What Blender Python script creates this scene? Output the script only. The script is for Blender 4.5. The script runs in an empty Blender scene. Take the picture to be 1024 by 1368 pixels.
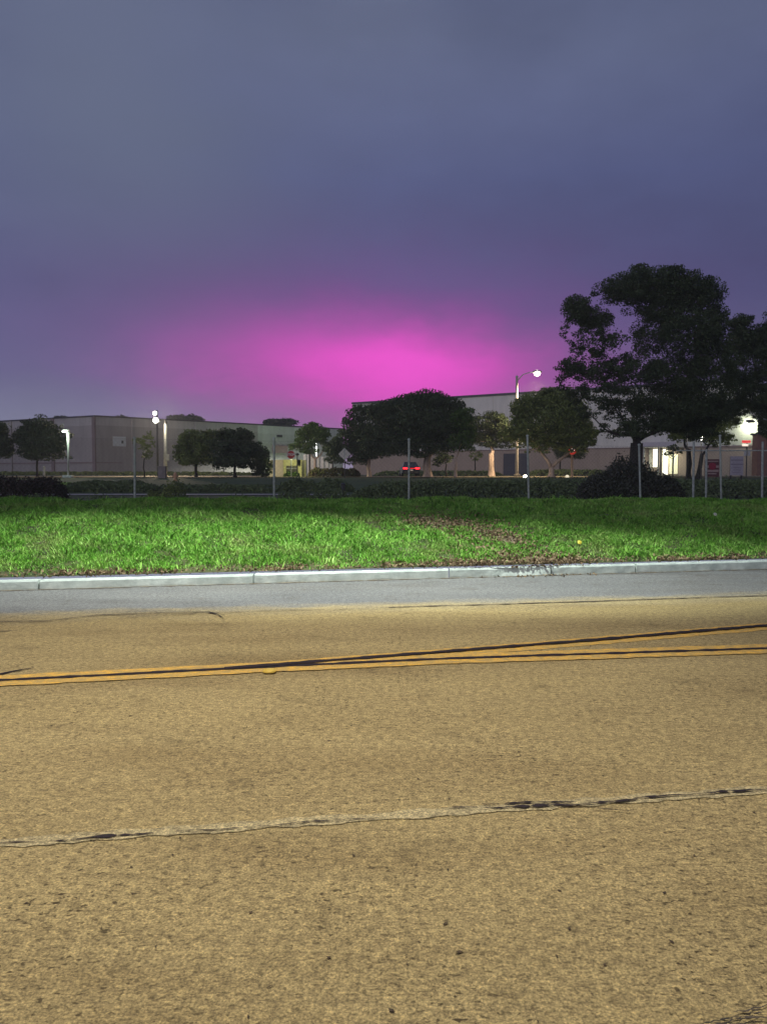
import bpy, bmesh, math, random
import numpy as np
from mathutils import Vector, Matrix
random.seed(7); np.random.seed(7)
S = bpy.context.scene
COL = S.collection
R = math.radians

# ------------------------------------------------------------------ camera
F = 1030.0; HOR = 630.0; EYE = 1.6
TH = math.atan((684 - HOR) / F)
cam_d = bpy.data.cameras.new('camera'); cam = bpy.data.objects.new('camera', cam_d); COL.objects.link(cam)
cam_d.sensor_fit = 'VERTICAL'; cam_d.sensor_height = 36; cam_d.lens = F / 1368 * 36
cam_d.clip_start = 0.05; cam_d.clip_end = 3000
cam.location = (0, 0, EYE); cam.rotation_euler = (math.pi / 2 - TH, 0, 0)
S.camera = cam
S.view_settings.view_transform = 'Standard'; S.view_settings.look = 'None'
S.view_settings.gamma = 1; S.view_settings.exposure = 0.0
S.render.resolution_x = 766; S.render.resolution_y = 1024

def lin(c):
    return tuple(((v/255)/12.92 if v/255 <= 0.04045 else ((v/255+0.055)/1.055)**2.4) for v in c)

# ------------------------------------------------------------------ sky (night glow over greenhouses)
W = bpy.data.worlds.new('World'); S.world = W; W.use_nodes = True
nt = W.node_tree; N = nt.nodes; L = nt.links
for n in list(N): N.remove(n)
def nn(tree, t, **k):
    n = tree.nodes.new(t)
    for a, b in k.items(): setattr(n, a, b)
    return n
def mth(tree, op, a, b=None, c=None):
    n = tree.nodes.new('ShaderNodeMath'); n.operation = op
    for i, v in enumerate((a, b, c)):
        if v is None: continue
        if isinstance(v, (int, float)): n.inputs[i].default_value = v
        else: tree.links.new(v, n.inputs[i])
    return n.outputs[0]
def ramp(tree, fac, stops, interp='LINEAR'):
    n = tree.nodes.new('ShaderNodeValToRGB'); n.color_ramp.interpolation = interp
    e = n.color_ramp.elements
    while len(e) < len(stops): e.new(0.5)
    for i, (p, c) in enumerate(stops):
        e[i].position = p; e[i].color = (*c[:3], 1)
    tree.links.new(fac, n.inputs[0]); return n.outputs[0]
def mixc(tree, f, a, b, blend='MIX'):
    n = tree.nodes.new('ShaderNodeMix'); n.data_type = 'RGBA'; n.blend_type = blend
    for i, v in ((0, f), (6, a), (7, b)):
        if isinstance(v, (int, float)): n.inputs[i].default_value = v
        elif isinstance(v, tuple): n.inputs[i].default_value = (*v[:3], 1)
        else: tree.links.new(v, n.inputs[i])
    return n.outputs[2]
tc = nn(nt, 'ShaderNodeTexCoord')
sep = nn(nt, 'ShaderNodeSeparateXYZ'); L.new(tc.outputs['Generated'], sep.inputs[0])
el = mth(nt, 'MULTIPLY', mth(nt, 'ARCSINE', sep.outputs[2]), 57.2958)
az = mth(nt, 'MULTIPLY', mth(nt, 'ARCTAN2', sep.outputs[0], sep.outputs[1]), 57.2958)
cn = nn(nt, 'ShaderNodeTexNoise'); cn.inputs['Scale'].default_value = 3.0; cn.inputs['Detail'].default_value = 3; cn.inputs['Roughness'].default_value = .45
mp = nn(nt, 'ShaderNodeMapping'); mp.inputs['Scale'].default_value = (1, 1, 2.2); mp.inputs['Location'].default_value = (.35, 0, .2)
L.new(tc.outputs['Generated'], mp.inputs[0]); L.new(mp.outputs[0], cn.inputs[0])
cl = mth(nt, 'SUBTRACT', cn.outputs[0], 0.5)
e35 = mth(nt, 'DIVIDE', mth(nt, 'ADD', el, mth(nt, 'MULTIPLY', cl, 6.0)), 35.0)
base = ramp(nt, e35, [(0.0, lin((140,143,163))), (0.10, lin((122,124,150))), (0.20, lin((98,98,134))), (0.34, lin((83,85,125))),
                      (0.58, lin((84,91,130))), (0.82, lin((92,100,130))), (1.0, lin((85,93,122)))])
# clouds a bit brighter towards the left
lf = mth(nt, 'MULTIPLY', mth(nt, 'SUBTRACT', 0, az), 0.0035)
cn2 = nn(nt, 'ShaderNodeTexNoise'); cn2.inputs['Scale'].default_value = 9.0; cn2.inputs['Detail'].default_value = 6; cn2.inputs['Roughness'].default_value = .6
L.new(mp.outputs[0], cn2.inputs[0]); cl2 = mth(nt, 'SUBTRACT', cn2.outputs[0], 0.5)
bright = mth(nt, 'ADD', mth(nt, 'ADD', 1.0, lf), mth(nt, 'ADD', mth(nt, 'MULTIPLY', cl, 0.55), mth(nt, 'MULTIPLY', cl2, 0.22)))
def gauss(caz, cel, sa, se_up, se_dn):
    azn = mth(nt, 'ADD', az, mth(nt, 'ADD', mth(nt, 'MULTIPLY', cl, 10.0), mth(nt, 'MULTIPLY', cl2, 5.0)))
    eln = mth(nt, 'ADD', el, mth(nt, 'ADD', mth(nt, 'MULTIPLY', cl2, 2.4), mth(nt, 'MULTIPLY', azn, 0.05)))
    da = mth(nt, 'DIVIDE', mth(nt, 'SUBTRACT', azn, caz), sa)
    de = mth(nt, 'SUBTRACT', eln, cel)
    up = mth(nt, 'DIVIDE', mth(nt, 'MAXIMUM', de, 0.0), se_up)
    dn = mth(nt, 'DIVIDE', mth(nt, 'MINIMUM', de, 0.0), se_dn)
    s = mth(nt, 'ADD', mth(nt, 'ADD', mth(nt, 'POWER', mth(nt, 'ABSOLUTE', da), 2.0), mth(nt, 'POWER', up, 2.0)), mth(nt, 'MULTIPLY', dn, dn))
    return mth(nt, 'EXPONENT', mth(nt, 'MULTIPLY', s, -0.5))
bcol = nn(nt, 'ShaderNodeCombineXYZ')
for i in range(3): L.new(bright, bcol.inputs[i])
base = mixc(nt, 1.0, base, bcol.outputs[0], 'MULTIPLY')
patch = gauss(-21, 22, 9, 7, 7)
base = mixc(nt, mth(nt, 'MULTIPLY', patch, 0.7), base, lin((104, 113, 136)))
g1 = gauss(-0.5, 8.4, 12.5, 4.2, 4.2)
g2 = gauss(-0.4, 7.8, 7.4, 2.0, 3.0)
g3 = gauss(1.0, 7.4, 3.6, 1.1, 2.0)
sky = mixc(nt, mth(nt, 'MULTIPLY', g1, 0.80), base, lin((136, 80, 152)))
sky = mixc(nt, mth(nt, 'MULTIPLY', g2, 0.88), sky, lin((248, 86, 212)))
sky = mixc(nt, mth(nt, 'MULTIPLY', g3, 0.55), sky, lin((255, 92, 220)))
bg = nn(nt, 'ShaderNodeBackground'); bg.inputs[1].default_value = 1.0
L.new(sky, bg.inputs[0]); wo = nn(nt, 'ShaderNodeOutputWorld'); L.new(bg.outputs[0], wo.inputs[0])

# very soft fill sun added behind the camera to brighten the facades
sd = bpy.data.lights.new('fill_sun', 'SUN'); sd.energy = 0.36; sd.angle = R(40); sd.color = (1.0, .93, .90)
sun = bpy.data.objects.new('fill_sun', sd); COL.objects.link(sun); sun.rotation_euler = (R(66), 0, R(-22))

# ------------------------------------------------------------------ helpers: coordinates
def P(x, y, Y):
    u = (x - 512) / F; v = (684 - y) / F
    dy = math.cos(TH) + v * math.sin(TH); dz = -math.sin(TH) + v * math.cos(TH)
    return Vector((u * Y / dy, Y, EYE + dz * Y / dy))
def RP(x, y, z=0.0):
    u = (x - 512) / F; v = (684 - y) / F
    dy = math.cos(TH) + v * math.sin(TH); dz = -math.sin(TH) + v * math.cos(TH)
    k = (z - EYE) / dz
    return Vector((u * k, dy * k, z))
KA = 11.32; KS = 0.20                                   # kerb line Y = KA + KS*X
def sm(a, b, x):
    t = min(1, max(0, (x - a) / (b - a))); return t * t * (3 - 2 * t)
def kerb_top(X): return 0.135
def gz(X, Y):
    t = Y - (KA + KS * X)
    if t < 0: return 0.0
    Xc = max(-25, min(30, X)); Yc = KA + KS * Xc + 4.9
    zc = EYE - 0.0369 * Yc
    if t < 5.6:
        s = min(1, t / 4.9)
        z = .125 + (zc - .125) * (s + 0.10 * math.sin(math.pi * s))
        if t > 4.3: z -= 0.02 * (t - 4.3)
        return z
    z0 = zc - .026
    z1 = z0 + (.55 - z0) * sm(5.6, 15, t)
    return z1 + (1.12 - .55) * sm(38, 60, Y)
def G(x, Y):
    p = P(x, 630, Y); return Vector((p.x, Y, gz(p.x, Y)))

# ------------------------------------------------------------------ helpers: materials
def newmat(name):
    m = bpy.data.materials.new(name); m.use_nodes = True
    t = m.node_tree; b = t.nodes['Principled BSDF']
    return m, t, b
def noise(t, scale, detail=4, rough=.55, coord='Object', vec_scale=None, dist=0.0):
    n = nn(t, 'ShaderNodeTexNoise'); n.inputs['Scale'].default_value = scale
    n.inputs['Detail'].default_value = detail; n.inputs['Roughness'].default_value = rough
    n.inputs['Distortion'].default_value = dist
    c = nn(t, 'ShaderNodeTexCoord') if coord != 'World' else nn(t, 'ShaderNodeNewGeometry')
    o = c.outputs[coord] if coord != 'World' else c.outputs['Position']
    if vec_scale:
        mpp = nn(t, 'ShaderNodeMapping'); mpp.inputs['Scale'].default_value = vec_scale
        t.links.new(o, mpp.inputs[0]); o = mpp.outputs[0]
    t.links.new(o, n.inputs[0]); return n.outputs[0]
def bump(t, b, h, strength, dist=0.01):
    n = nn(t, 'ShaderNodeBump'); n.inputs['Strength'].default_value = strength; n.inputs['Distance'].default_value = dist
    t.links.new(h, n.inputs['Height']); t.links.new(n.outputs[0], b.inputs['Normal'])
def pmat(name, c1, c2, scale=3, rough=.7, bmp=.2, metallic=0, coord='World', bd=.02, vs=None):
    m, t, b = newmat(name)
    n = noise(t, scale, 5, .6, coord, vs)
    t.links.new(ramp(t, n, [(.35, c1), (.65, c2)]), b.inputs['Base Color'])
    b.inputs['Roughness'].default_value = rough; b.inputs['Metallic'].default_value = metallic
    if bmp: bump(t, b, noise(t, scale * 6, 4, .6, coord), bmp, bd)
    return m
def emat(name, col, strength):
    m, t, b = newmat(name)
    b.inputs['Base Color'].default_value = (*col, 1)
    b.inputs['Emission Color'].default_value = (*col, 1); b.inputs['Emission Strength'].default_value = strength
    return m
def foliage_mat(name, c1, c2, c3):
    m, t, b = newmat(name)
    g = nn(t, 'ShaderNodeNewGeometry')
    n = noise(t, 1.1, 4, .65, 'World')
    a = ramp(t, n, [(.38, c1), (.60, c2)])
    rnd = ramp(t, g.outputs['Random Per Island'], [(.0, (0, 0, 0)), (1, (1, 1, 1))])
    b.inputs['Roughness'].default_value = .6
    f = mth(t, 'MULTIPLY', g.outputs['Random Per Island'], .6)
    t.links.new(mixc(t, f, a, c3), b.inputs['Base Color'])
    b.inputs['Specular IOR Level'].default_value = .25
    return m

# road surface
def road_mat(name, ca, cb_, cpit, pit=.62, shoulder_light=None):
    m, t, b = newmat(name)
    big = noise(t, .55, 4, .6, 'World', (.55, 1.6, 1))
    fine = noise(t, 95, 6, .75, 'World')
    mid = noise(t, 17, 5, .65, 'World')
    base = ramp(t, big, [(.30, ca), (.70, cb_)])
    if shoulder_light:
        gg = nn(t, 'ShaderNodeNewGeometry'); sx = nn(t, 'ShaderNodeSeparateXYZ'); t.links.new(gg.outputs['Position'], sx.inputs[0])
        A, B = RP(0, 822), RP(1024, 795); kk = (B.y - A.y) / (B.x - A.x)
        dd = mth(t, 'SUBTRACT', mth(t, 'SUBTRACT', sx.outputs[1], A.y - kk * A.x), mth(t, 'MULTIPLY', sx.outputs[0], kk))
        nz = noise(t, 3.0, 5, .65, 'World', (.4, 1, 1))
        dd = mth(t, 'ADD', dd, mth(t, 'MULTIPLY', mth(t, 'SUBTRACT', nz, .5), .9))
        grey = ramp(t, big, [(.30, shoulder_light[0]), (.70, shoulder_light[1])])
        base = mixc(t, ramp(t, mth(t, 'ADD', mth(t, 'MULTIPLY', dd, .9), .55), [(0, (0, 0, 0)), (.5, (.35, .35, .35)), (.8, (1, 1, 1))]), base, grey)  # grey kerb-side asphalt whose soft fade also paints in cool lamp light
    agg = ramp(t, fine, [(.36, (.30, .30, .30)), (.5, (.95, .95, .95)), (.64, (1.75, 1.72, 1.6))])
    c = mixc(t, .85, base, agg, 'MULTIPLY')
    grain = noise(t, 42, 4, .7, 'World', (.7, 1.0, 1))
    c = mixc(t, .8, c, ramp(t, grain, [(.34, (.50, .49, .47)), (.5, (1, 1, 1)), (.66, (1.38, 1.36, 1.28))]), 'MULTIPLY')
    c = mixc(t, .7, c, ramp(t, mid, [(.32, (.62, .61, .60)), (.62, (1.18, 1.17, 1.12))]), 'MULTIPLY')
    wide = noise(t, .9, 3, .55, 'World', (.35, 1.5, 1))
    c = mixc(t, .6, c, ramp(t, wide, [(.33, (.70, .66, .62)), (.5, (1, 1, 1)), (.66, (1.12, 1.12, 1.10))]), 'MULTIPLY')
    pits = noise(t, 42, 4, .55, 'World', (.7, 1.1, 1), .3)
    pf = ramp(t, pits, [(pit, (0, 0, 0)), (pit + .07, (1, 1, 1))])
    patch = ramp(t, noise(t, 1.3, 3, .6, 'World'), [(.42, (.0, .0, .0)), (.62, (1, 1, 1))])
    c = mixc(t, mth(t, 'MULTIPLY', pf, mth(t, 'ADD', .30, mth(t, 'MULTIPLY', patch, .65))), c, cpit)
    # old oil spots
    oil = noise(t, 2.1, 4, .6, 'World', (1, 1.2, 1), .5)
    c = mixc(t, mth(t, 'MULTIPLY', ramp(t, oil, [(.60, (0, 0, 0)), (.78, (1, 1, 1))]), .6), c, cpit)
    t.links.new(c, b.inputs['Base Color'])
    b.inputs['Roughness'].default_value = .85; b.inputs['Specular IOR Level'].default_value = .3
    h = mth(t, 'ADD', fine, mth(t, 'SUBTRACT', mth(t, 'MULTIPLY', mid, .8), mth(t, 'MULTIPLY', pf, .5)))
    bump(t, b, h, .6, .012)
    return m
M = {}
M['road'] = road_mat('tan_asphalt', (.40, .302, .136), (.49, .375, .172), (.065, .044, .020), .583, ((.165, .165, .172), (.215, .212, .212)))
M['strip'] = road_mat('grey_asphalt', (.185, .170, .155), (.235, .212, .190), (.06, .055, .05), .66)
M['kerb'] = pmat('kerb_concrete', (.42, .47, .43), (.62, .67, .61), 5, .8, .5, bd=.01)
M['soil'] = pmat('verge_soil', (.035, .050, .014), (.085, .085, .030), 3, .95, .6, bd=.03)
M['dirt'] = pmat('bare_dirt', (.12, .085, .05), (.22, .17, .11), 9, .95, .8, bd=.03)
M['farground'] = pmat('far_ground', (.035, .065, .018), (.07, .11, .035), .5, .95, .4, bd=.05)
M['path'] = pmat('path_concrete', (.34, .32, .32), (.42, .40, .38), 1.2, .85, .2)
def worn(name, col, bare, th, amt=.9):
    m, t, b = newmat(name)
    n = noise(t, 22, 6, .75, 'World', (.5, 1, 1)); n2 = noise(t, 90, 4, .7, 'World')
    f = ramp(t, n, [(th - .05, (1, 1, 1)), (th + .12, (0, 0, 0))])
    c = mixc(t, mth(t, 'MULTIPLY', f, amt), col, bare)
    c = mixc(t, .6, c, ramp(t, n2, [(.35, (.6, .6, .6)), (.65, (1.2, 1.2, 1.2))]), 'MULTIPLY')
    t.links.new(c, b.inputs['Base Color']); b.inputs['Roughness'].default_value = .8
    bump(t, b, n2, .5, .01); return m
M['yellow'] = worn('yellow_line_paint', (.98, .55, .07), (.46, .32, .12), .50, .8)
M['oldwhite'] = road_mat('worn_lane_line', (.47, .38, .20), (.56, .46, .25), (.2, .15, .08), .64)
M['tar'] = pmat('black_tar', (.012, .004, .004), (.028, .014, .012), 20, .7, .5)
M['tarthin'] = pmat('tar_seam', (.05, .04, .028), (.12, .09, .06), 9, .85, .5)
M['marker'] = pmat('marker_plastic', (.7, .45, .05), (.8, .55, .1), 20, .4, .1)
M['galv'] = pmat('galvanised_steel', (.36, .40, .36), (.55, .60, .54), 8, .5, .1, .2)
M['wire'] = pmat('fence_wire', (.12, .13, .12), (.2, .21, .2), 4, .6, 0, .3)
M['pole'] = pmat('pole_concrete', (.34, .31, .26), (.44, .40, .33), 3, .8, .2)
M['polewhite'] = pmat('pale_pole_paint', (.55, .56, .50), (.68, .68, .6), 3, .6, .1)
M['dark'] = pmat('dark_metal', (.03, .03, .035), (.06, .06, .06), 5, .5, .1)
M['bark'] = pmat('bark_dark', (.018, .015, .012), (.040, .032, .026), 4, .9, .9, bd=.05, vs=(2, 2, .4))
M['barklit'] = pmat('bark_lit', (.38, .28, .21), (.58, .45, .35), 3, .9, .8, bd=.04, vs=(2, 2, .4))  # pale copy of the bark: warm lamp light put into the colour
M['leafdark'] = foliage_mat('leaf_dark', (.024, .044, .018), (.070, .098, .040), (.095, .13, .06))
M['leafgreen'] = foliage_mat('leaf_green', (.035, .07, .015), (.07, .13, .025), (.10, .18, .03))
M['leafolive'] = foliage_mat('leaf_olive', (.08, .11, .03), (.19, .24, .065), (.25, .30, .09))
M['hedge'] = foliage_mat('hedge_leaf', (.09, .13, .055), (.15, .20, .08), (.19, .25, .10))
M['redbush'] = foliage_mat('red_brown_leaf', (.030, .018, .016), (.055, .030, .024), (.045, .045, .025))
M['shell'] = pmat('crown_shade_twigs', (.006, .008, .005), (.012, .015, .008), 2, 1, 0)
M['glass'] = pmat('dark_glass', (.02, .025, .03), (.03, .035, .04), 2, .1, 0)
M['red'] = pmat('sign_red', (.55, .03, .03), (.62, .05, .05), 5, .5, 0)
M['white'] = pmat('sign_white', (.75, .75, .75), (.8, .8, .8), 5, .5, 0)
M['rubber'] = pmat('rubber', (.02, .02, .02), (.03, .03, .03), 5, .9, 0)
M['carblue'] = pmat('car_paint_blue', (.015, .022, .05), (.02, .03, .06), 2, .3, 0, .2)

# grass
def grass_mat(name='grass_blades'):
    m, t, b = newmat(name)
    g = nn(t, 'ShaderNodeNewGeometry')
    n = noise(t, 1.6, 4, .65, 'World', (1, 1, 0.2)); n2 = noise(t, 7, 3, .6, 'World', (1, 1, .2))
    a = ramp(t, n, [(.30, (.10, .24, .02)), (.5, (.24, .55, .06)), (.70, (.50, .78, .18))])
    n3 = noise(t, .7, 5, .7, 'World', (1, 1.6, .2))
    a = mixc(t, .85, a, ramp(t, n2, [(.3, (.35, .42, .35)), (.5, (1, 1, 1)), (.68, (1.5, 1.35, 1.5))]), 'MULTIPLY')
    a = mixc(t, ramp(t, n3, [(.52, (0, 0, 0)), (.66, (.75, .75, .75))]), a, (.42, .44, .16))
    rn = ramp(t, g.outputs['Random Per Island'], [(0, (.02, .07, .01)), (.3, (.10, .36, .03)), (.6, (.26, .68, .07)), (.85, (.55, .85, .22)), (.93, (.62, .66, .28)), (1, (.40, .30, .14))])
    t.links.new(mixc(t, .42, a, rn), b.inputs['Base Color'])
    b.inputs['Roughness'].default_value = .55; b.inputs['Specular IOR Level'].default_value = .3
    return m
M['grass'] = grass_mat()

def wall_mat(name, top, low, split, cap=None, panel=None, stain=.12):
    """painted tilt-up concrete: colour bands by height, joints"""
    m, t, b = newmat(name)
    g = nn(t, 'ShaderNodeNewGeometry'); s = nn(t, 'ShaderNodeSeparateXYZ'); t.links.new(g.outputs['Position'], s.inputs[0])
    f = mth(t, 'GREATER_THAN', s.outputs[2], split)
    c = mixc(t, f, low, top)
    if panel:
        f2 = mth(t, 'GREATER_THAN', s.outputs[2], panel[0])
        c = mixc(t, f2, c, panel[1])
    n = noise(t, .18, 5, .6, 'World'); n2 = noise(t, 1.2, 4, .6, 'World', (1.5, 1.5, .25))
    c = mixc(t, 1.0, c, ramp(t, n, [(.3, (1 - stain * 1.6,) * 3), (.7, (1.05,) * 3)]), 'MULTIPLY')
    c = mixc(t, 1.0, c, ramp(t, n2, [(.3, (1 - stain,) * 3), (.6, (1.03,) * 3)]), 'MULTIPLY')
    t.links.new(c, b.inputs['Base Color']); b.inputs['Roughness'].default_value = .85
    bump(t, b, noise(t, 5, 4, .6, 'World'), .2, .03)
    return m

# ------------------------------------------------------------------ helpers: objects
def link_obj(name, me, mats=None, parent=None):
    o = bpy.data.objects.new(name, me); COL.objects.link(o)
    if mats is not None:
        for mm in (mats if isinstance(mats, (list, tuple)) else [mats]): me.materials.append(mm)
    if parent is not None: o.parent = parent
    return o
def obj(name, bm, mat, parent=None, bevel=0, smooth=False):
    """bm is in world coordinates; re-based to its parent's location"""
    if bevel: bmesh.ops.bevel(bm, geom=list(bm.edges), offset=bevel, segments=2, affect='EDGES', profile=.6)
    bmesh.ops.recalc_face_normals(bm, faces=bm.faces)
    if parent is not None:
        w = wloc(parent)
        bmesh.ops.translate(bm, verts=bm.verts, vec=-w)
    me = bpy.data.meshes.new(name); bm.to_mesh(me); bm.free()
    if smooth:
        for p in me.polygons: p.use_smooth = True
    return link_obj(name, me, mat, parent)
def wloc(o):
    v = Vector((0, 0, 0))
    while o is not None: v += o.location; o = o.parent
    return v
def thing(name, label, cat, loc, group=None):
    o = bpy.data.objects.new(name, None); COL.objects.link(o); o.location = loc; o.empty_display_size = .3
    o['label'] = label; o['category'] = cat
    if group: o['group'] = group
    return o
def tag(o, label, cat, group=None, kind=None):
    o['label'] = label; o['category'] = cat
    if group: o['group'] = group
    if kind: o['kind'] = kind
    return o
def struct(o): o['kind'] = 'structure'; return o
def box(bm, c, s, rz=0, rx=0):
    r = bmesh.ops.create_cube(bm, size=1)
    mtx = Matrix.Translation(c) @ Matrix.Rotation(rz, 4, 'Z') @ Matrix.Rotation(rx, 4, 'X') @ Matrix.Diagonal((*s, 1))
    bmesh.ops.transform(bm, matrix=mtx, verts=r['verts']); return bm
def tube(bm, pts, rad, n=8, cap=True):
    pts = [Vector(p) for p in pts]; rings = []
    if not isinstance(rad, (list, tuple)): rad = [rad] * len(pts)
    for i, p in enumerate(pts):
        d = (pts[min(i + 1, len(pts) - 1)] - pts[max(i - 1, 0)]).normalized()
        a = d.cross(Vector((0, 1, 0)) if abs(d.y) < .9 else Vector((1, 0, 0))).normalized(); b = d.cross(a)
        rings.append([bm.verts.new(p + (a * math.cos(2 * math.pi * k / n) + b * math.sin(2 * math.pi * k / n)) * rad[i]) for k in range(n)])
    for i in range(len(rings) - 1):
        for k in range(n):
            bm.faces.new((rings[i][k], rings[i][(k + 1) % n], rings[i + 1][(k + 1) % n], rings[i + 1][k]))
    if cap: bm.faces.new(rings[0][::-1]); bm.faces.new(rings[-1])
    return bm
def lathe(bm, base, prof, n=16):
    rings = []
    for r, z in prof:
        rings.append([bm.verts.new(Vector(base) + Vector((r * math.cos(2 * math.pi * k / n), r * math.sin(2 * math.pi * k / n), z))) for k in range(n)])
    for i in range(len(rings) - 1):
        for k in range(n):
            bm.faces.new((rings[i][k], rings[i][(k + 1) % n], rings[i + 1][(k + 1) % n], rings[i + 1][k]))
    bm.faces.new(rings[0][::-1]); bm.faces.new(rings[-1]); return bm
def ball(bm, c, r, n=12):
    q = bmesh.ops.create_uvsphere(bm, u_segments=n, v_segments=n // 2 + 2, radius=1)
    r = r if isinstance(r, (tuple, list)) else (r, r, r)
    bmesh.ops.transform(bm, matrix=Matrix.Translation(c) @ Matrix.Diagonal((*r, 1)), verts=q['verts']); return bm
def prism_y(bm, pts2d, y0, y1):
    """polygon in XZ extruded along Y"""
    a = [bm.verts.new((x, y0, z)) for x, z in pts2d]; b = [bm.verts.new((x, y1, z)) for x, z in pts2d]
    n = len(a); bm.faces.new(a); bm.faces.new(b[::-1])
    for i in range(n): bm.faces.new((a[i], a[(i + 1) % n], b[(i + 1) % n], b[i]))
    return bm
def BM(): return bmesh.new()
def npmesh(name, verts, nper):
    """verts: (n*nper,3) -> separate polygons"""
    n = len(verts) // nper
    me = bpy.data.meshes.new(name)
    me.vertices.add(n * nper); me.vertices.foreach_set('co', verts.astype(np.float32).ravel())
    me.loops.add(n * nper); me.loops.foreach_set('vertex_index', np.arange(n * nper, dtype=np.int32))
    me.polygons.add(n); me.polygons.foreach_set('loop_start', np.arange(0, n * nper, nper, dtype=np.int32))
    try: me.polygons.foreach_set('loop_total', np.full(n, nper, dtype=np.int32))
    except Exception: pass
    me.update(calc_edges=True); me.validate(); return me
def leaves(centers, size, rng, droop=.0):
    n = len(centers)
    nrm = rng.normal(size=(n, 3)); nrm[:, 2] += .5; nrm /= np.linalg.norm(nrm, axis=1)[:, None]
    a = np.cross(nrm, rng.normal(size=(n, 3))); a /= np.linalg.norm(a, axis=1)[:, None] + 1e-9
    b = np.cross(nrm, a)
    s = size * rng.uniform(.55, 1.35, (n, 1))
    v = np.stack([centers - a * s, centers - b * s * .55 + nrm * s * .15, centers + a * s, centers + b * s * .55 + nrm * s * .15], 1)
    return v.reshape(-1, 3)

def crown_points(cl, per, rng, spread=.33, fill=.35):
    """cl: array of ellipsoids cx,cy,cz,rx,ry,rz,density -> clumpy leaf centres"""
    out = []
    for cx, cy, cz, rx, ry, rz, dn in cl:
        n = int(per * dn * (rx * ry + ry * rz + rx * rz) / 3)
        k = max(10, int(24 * dn))
        d = rng.normal(size=(k, 3)); d /= np.linalg.norm(d, axis=1)[:, None]
        rad = rng.uniform(.45, .92, (k, 1)); sub = d * rad
        w = rng.integers(0, k, n); sub = sub * (1 + .12 * rng.normal(size=(k, 1)))
        off = rng.normal(size=(n, 3)); off /= np.linalg.norm(off, axis=1)[:, None]
        off *= rng.uniform(0.2, 1, (n, 1)) ** .5 * spread * rng.uniform(.6, 1.25, (k, 1))[w]
        off[:, 2] *= .75
        p = sub[w] + off
        nf = int(n * .45 * min(1.3, dn) ** 2)
        vf = rng.normal(size=(nf, 3)); vf /= np.linalg.norm(vf, axis=1)[:, None]; vf *= rng.uniform(0, .88, (nf, 1)) ** .45
        p = np.concatenate([p, vf])
        out.append(np.array([cx, cy, cz]) + p * np.array([rx, ry, rz]))
    return np.concatenate(out)

def tree(name, label, cat, xt, Y, clumps, per, leaf, tr, fork, lm, tm, seed, group=None, limbs=True, lean=0, forks=1, z0=None, core=True):
    """clumps: (px,py,rpx,rpy[,dY[,density]]) in the photograph's pixels at depth Y"""
    rng = np.random.default_rng(seed); rnd = random.Random(seed)
    base = G(xt, Y); k = Y / F
    root = thing(name, label, cat, base, group)
    cl = []
    for c in clumps:
        px, py, rx, ry = c[:4]; dY = c[4] if len(c) > 4 else rnd.uniform(-1, 1) * 22 * k; dn = c[5] if len(c) > 5 else 1
        gr = 1.0 if 'giant' in name else 1.12
        p = P(px, py, Y); cl.append((p.x, Y + dY, p.z, rx * k * gr, (rx + ry) / 2 * k * 1.1 * gr, ry * k * gr, dn))
    pts = crown_points(cl, per, rng)
    v = leaves(pts, leaf, rng) - np.array(base)
    bm = BM()
    fk = P(xt + lean, fork, Y)
    mid = (base + fk) / 2 + Vector((rnd.uniform(-.1, .1), 0, 0))
    tube(bm, [base - Vector((0, 0, .1)), base + Vector((0, 0, .12)), base + (fk - base) * .25, mid, fk], [tr * 1.6, tr * 1.25, tr * .98, tr * .9, tr * .8], 10)
    if limbs:
        nodes = [(fk - Vector((0, 0, .06 * (fk.z - base.z))), tr * .8, 0.0)]
        big = 'giant' in name or 'large' in name
        for c in sorted(cl, key=lambda c: (Vector(c[:3]) - fk).length):
            e = Vector(c[:3]) + Vector((0, 0, -.2 * c[5]))
            s, rs, ds = min(nodes, key=lambda n_: (e - n_[0]).length + .35 * n_[2] + (2 if n_[0].z > e.z + .5 else 0))
            r0 = min(rs * .72, tr * .62); ln = (e - s).length
            m1 = s.lerp(e, .35) + Vector((rnd.uniform(-.06, .06), rnd.uniform(-.06, .06), rnd.uniform(-.08, .02))) * ln
            m2 = s.lerp(e, .7) + Vector((rnd.uniform(-.06, .06), rnd.uniform(-.06, .06), rnd.uniform(-.04, .06))) * ln
            tube(bm, [s, m1, m2, e], [r0, r0 * .85, r0 * .68, r0 * .45], 7)
            nodes += [(m1, r0 * .85, ds + ln * .35), (m2, r0 * .68, ds + ln * .7), (e, r0 * .5, ds + ln)]
            for _ in range(6):
                d = Vector((rnd.uniform(-1, 1) * c[3], rnd.uniform(-1, 1) * c[4], rnd.uniform(-.5, 1) * c[5])) * .8
                q = m2.lerp(e, rnd.random()); r1 = min(r0 * .3, .05 if big else .06)
                tube(bm, [q, q.lerp(Vector(c[:3]) + d, .5) + Vector((0, 0, .1)), Vector(c[:3]) + d], [r1, r1 * .7, r1 * .2], 5)
    obj('trunk', bm, tm, root, smooth=True)
    link_obj('crown', npmesh('crown', v, 4), lm, root)
    return root
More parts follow.
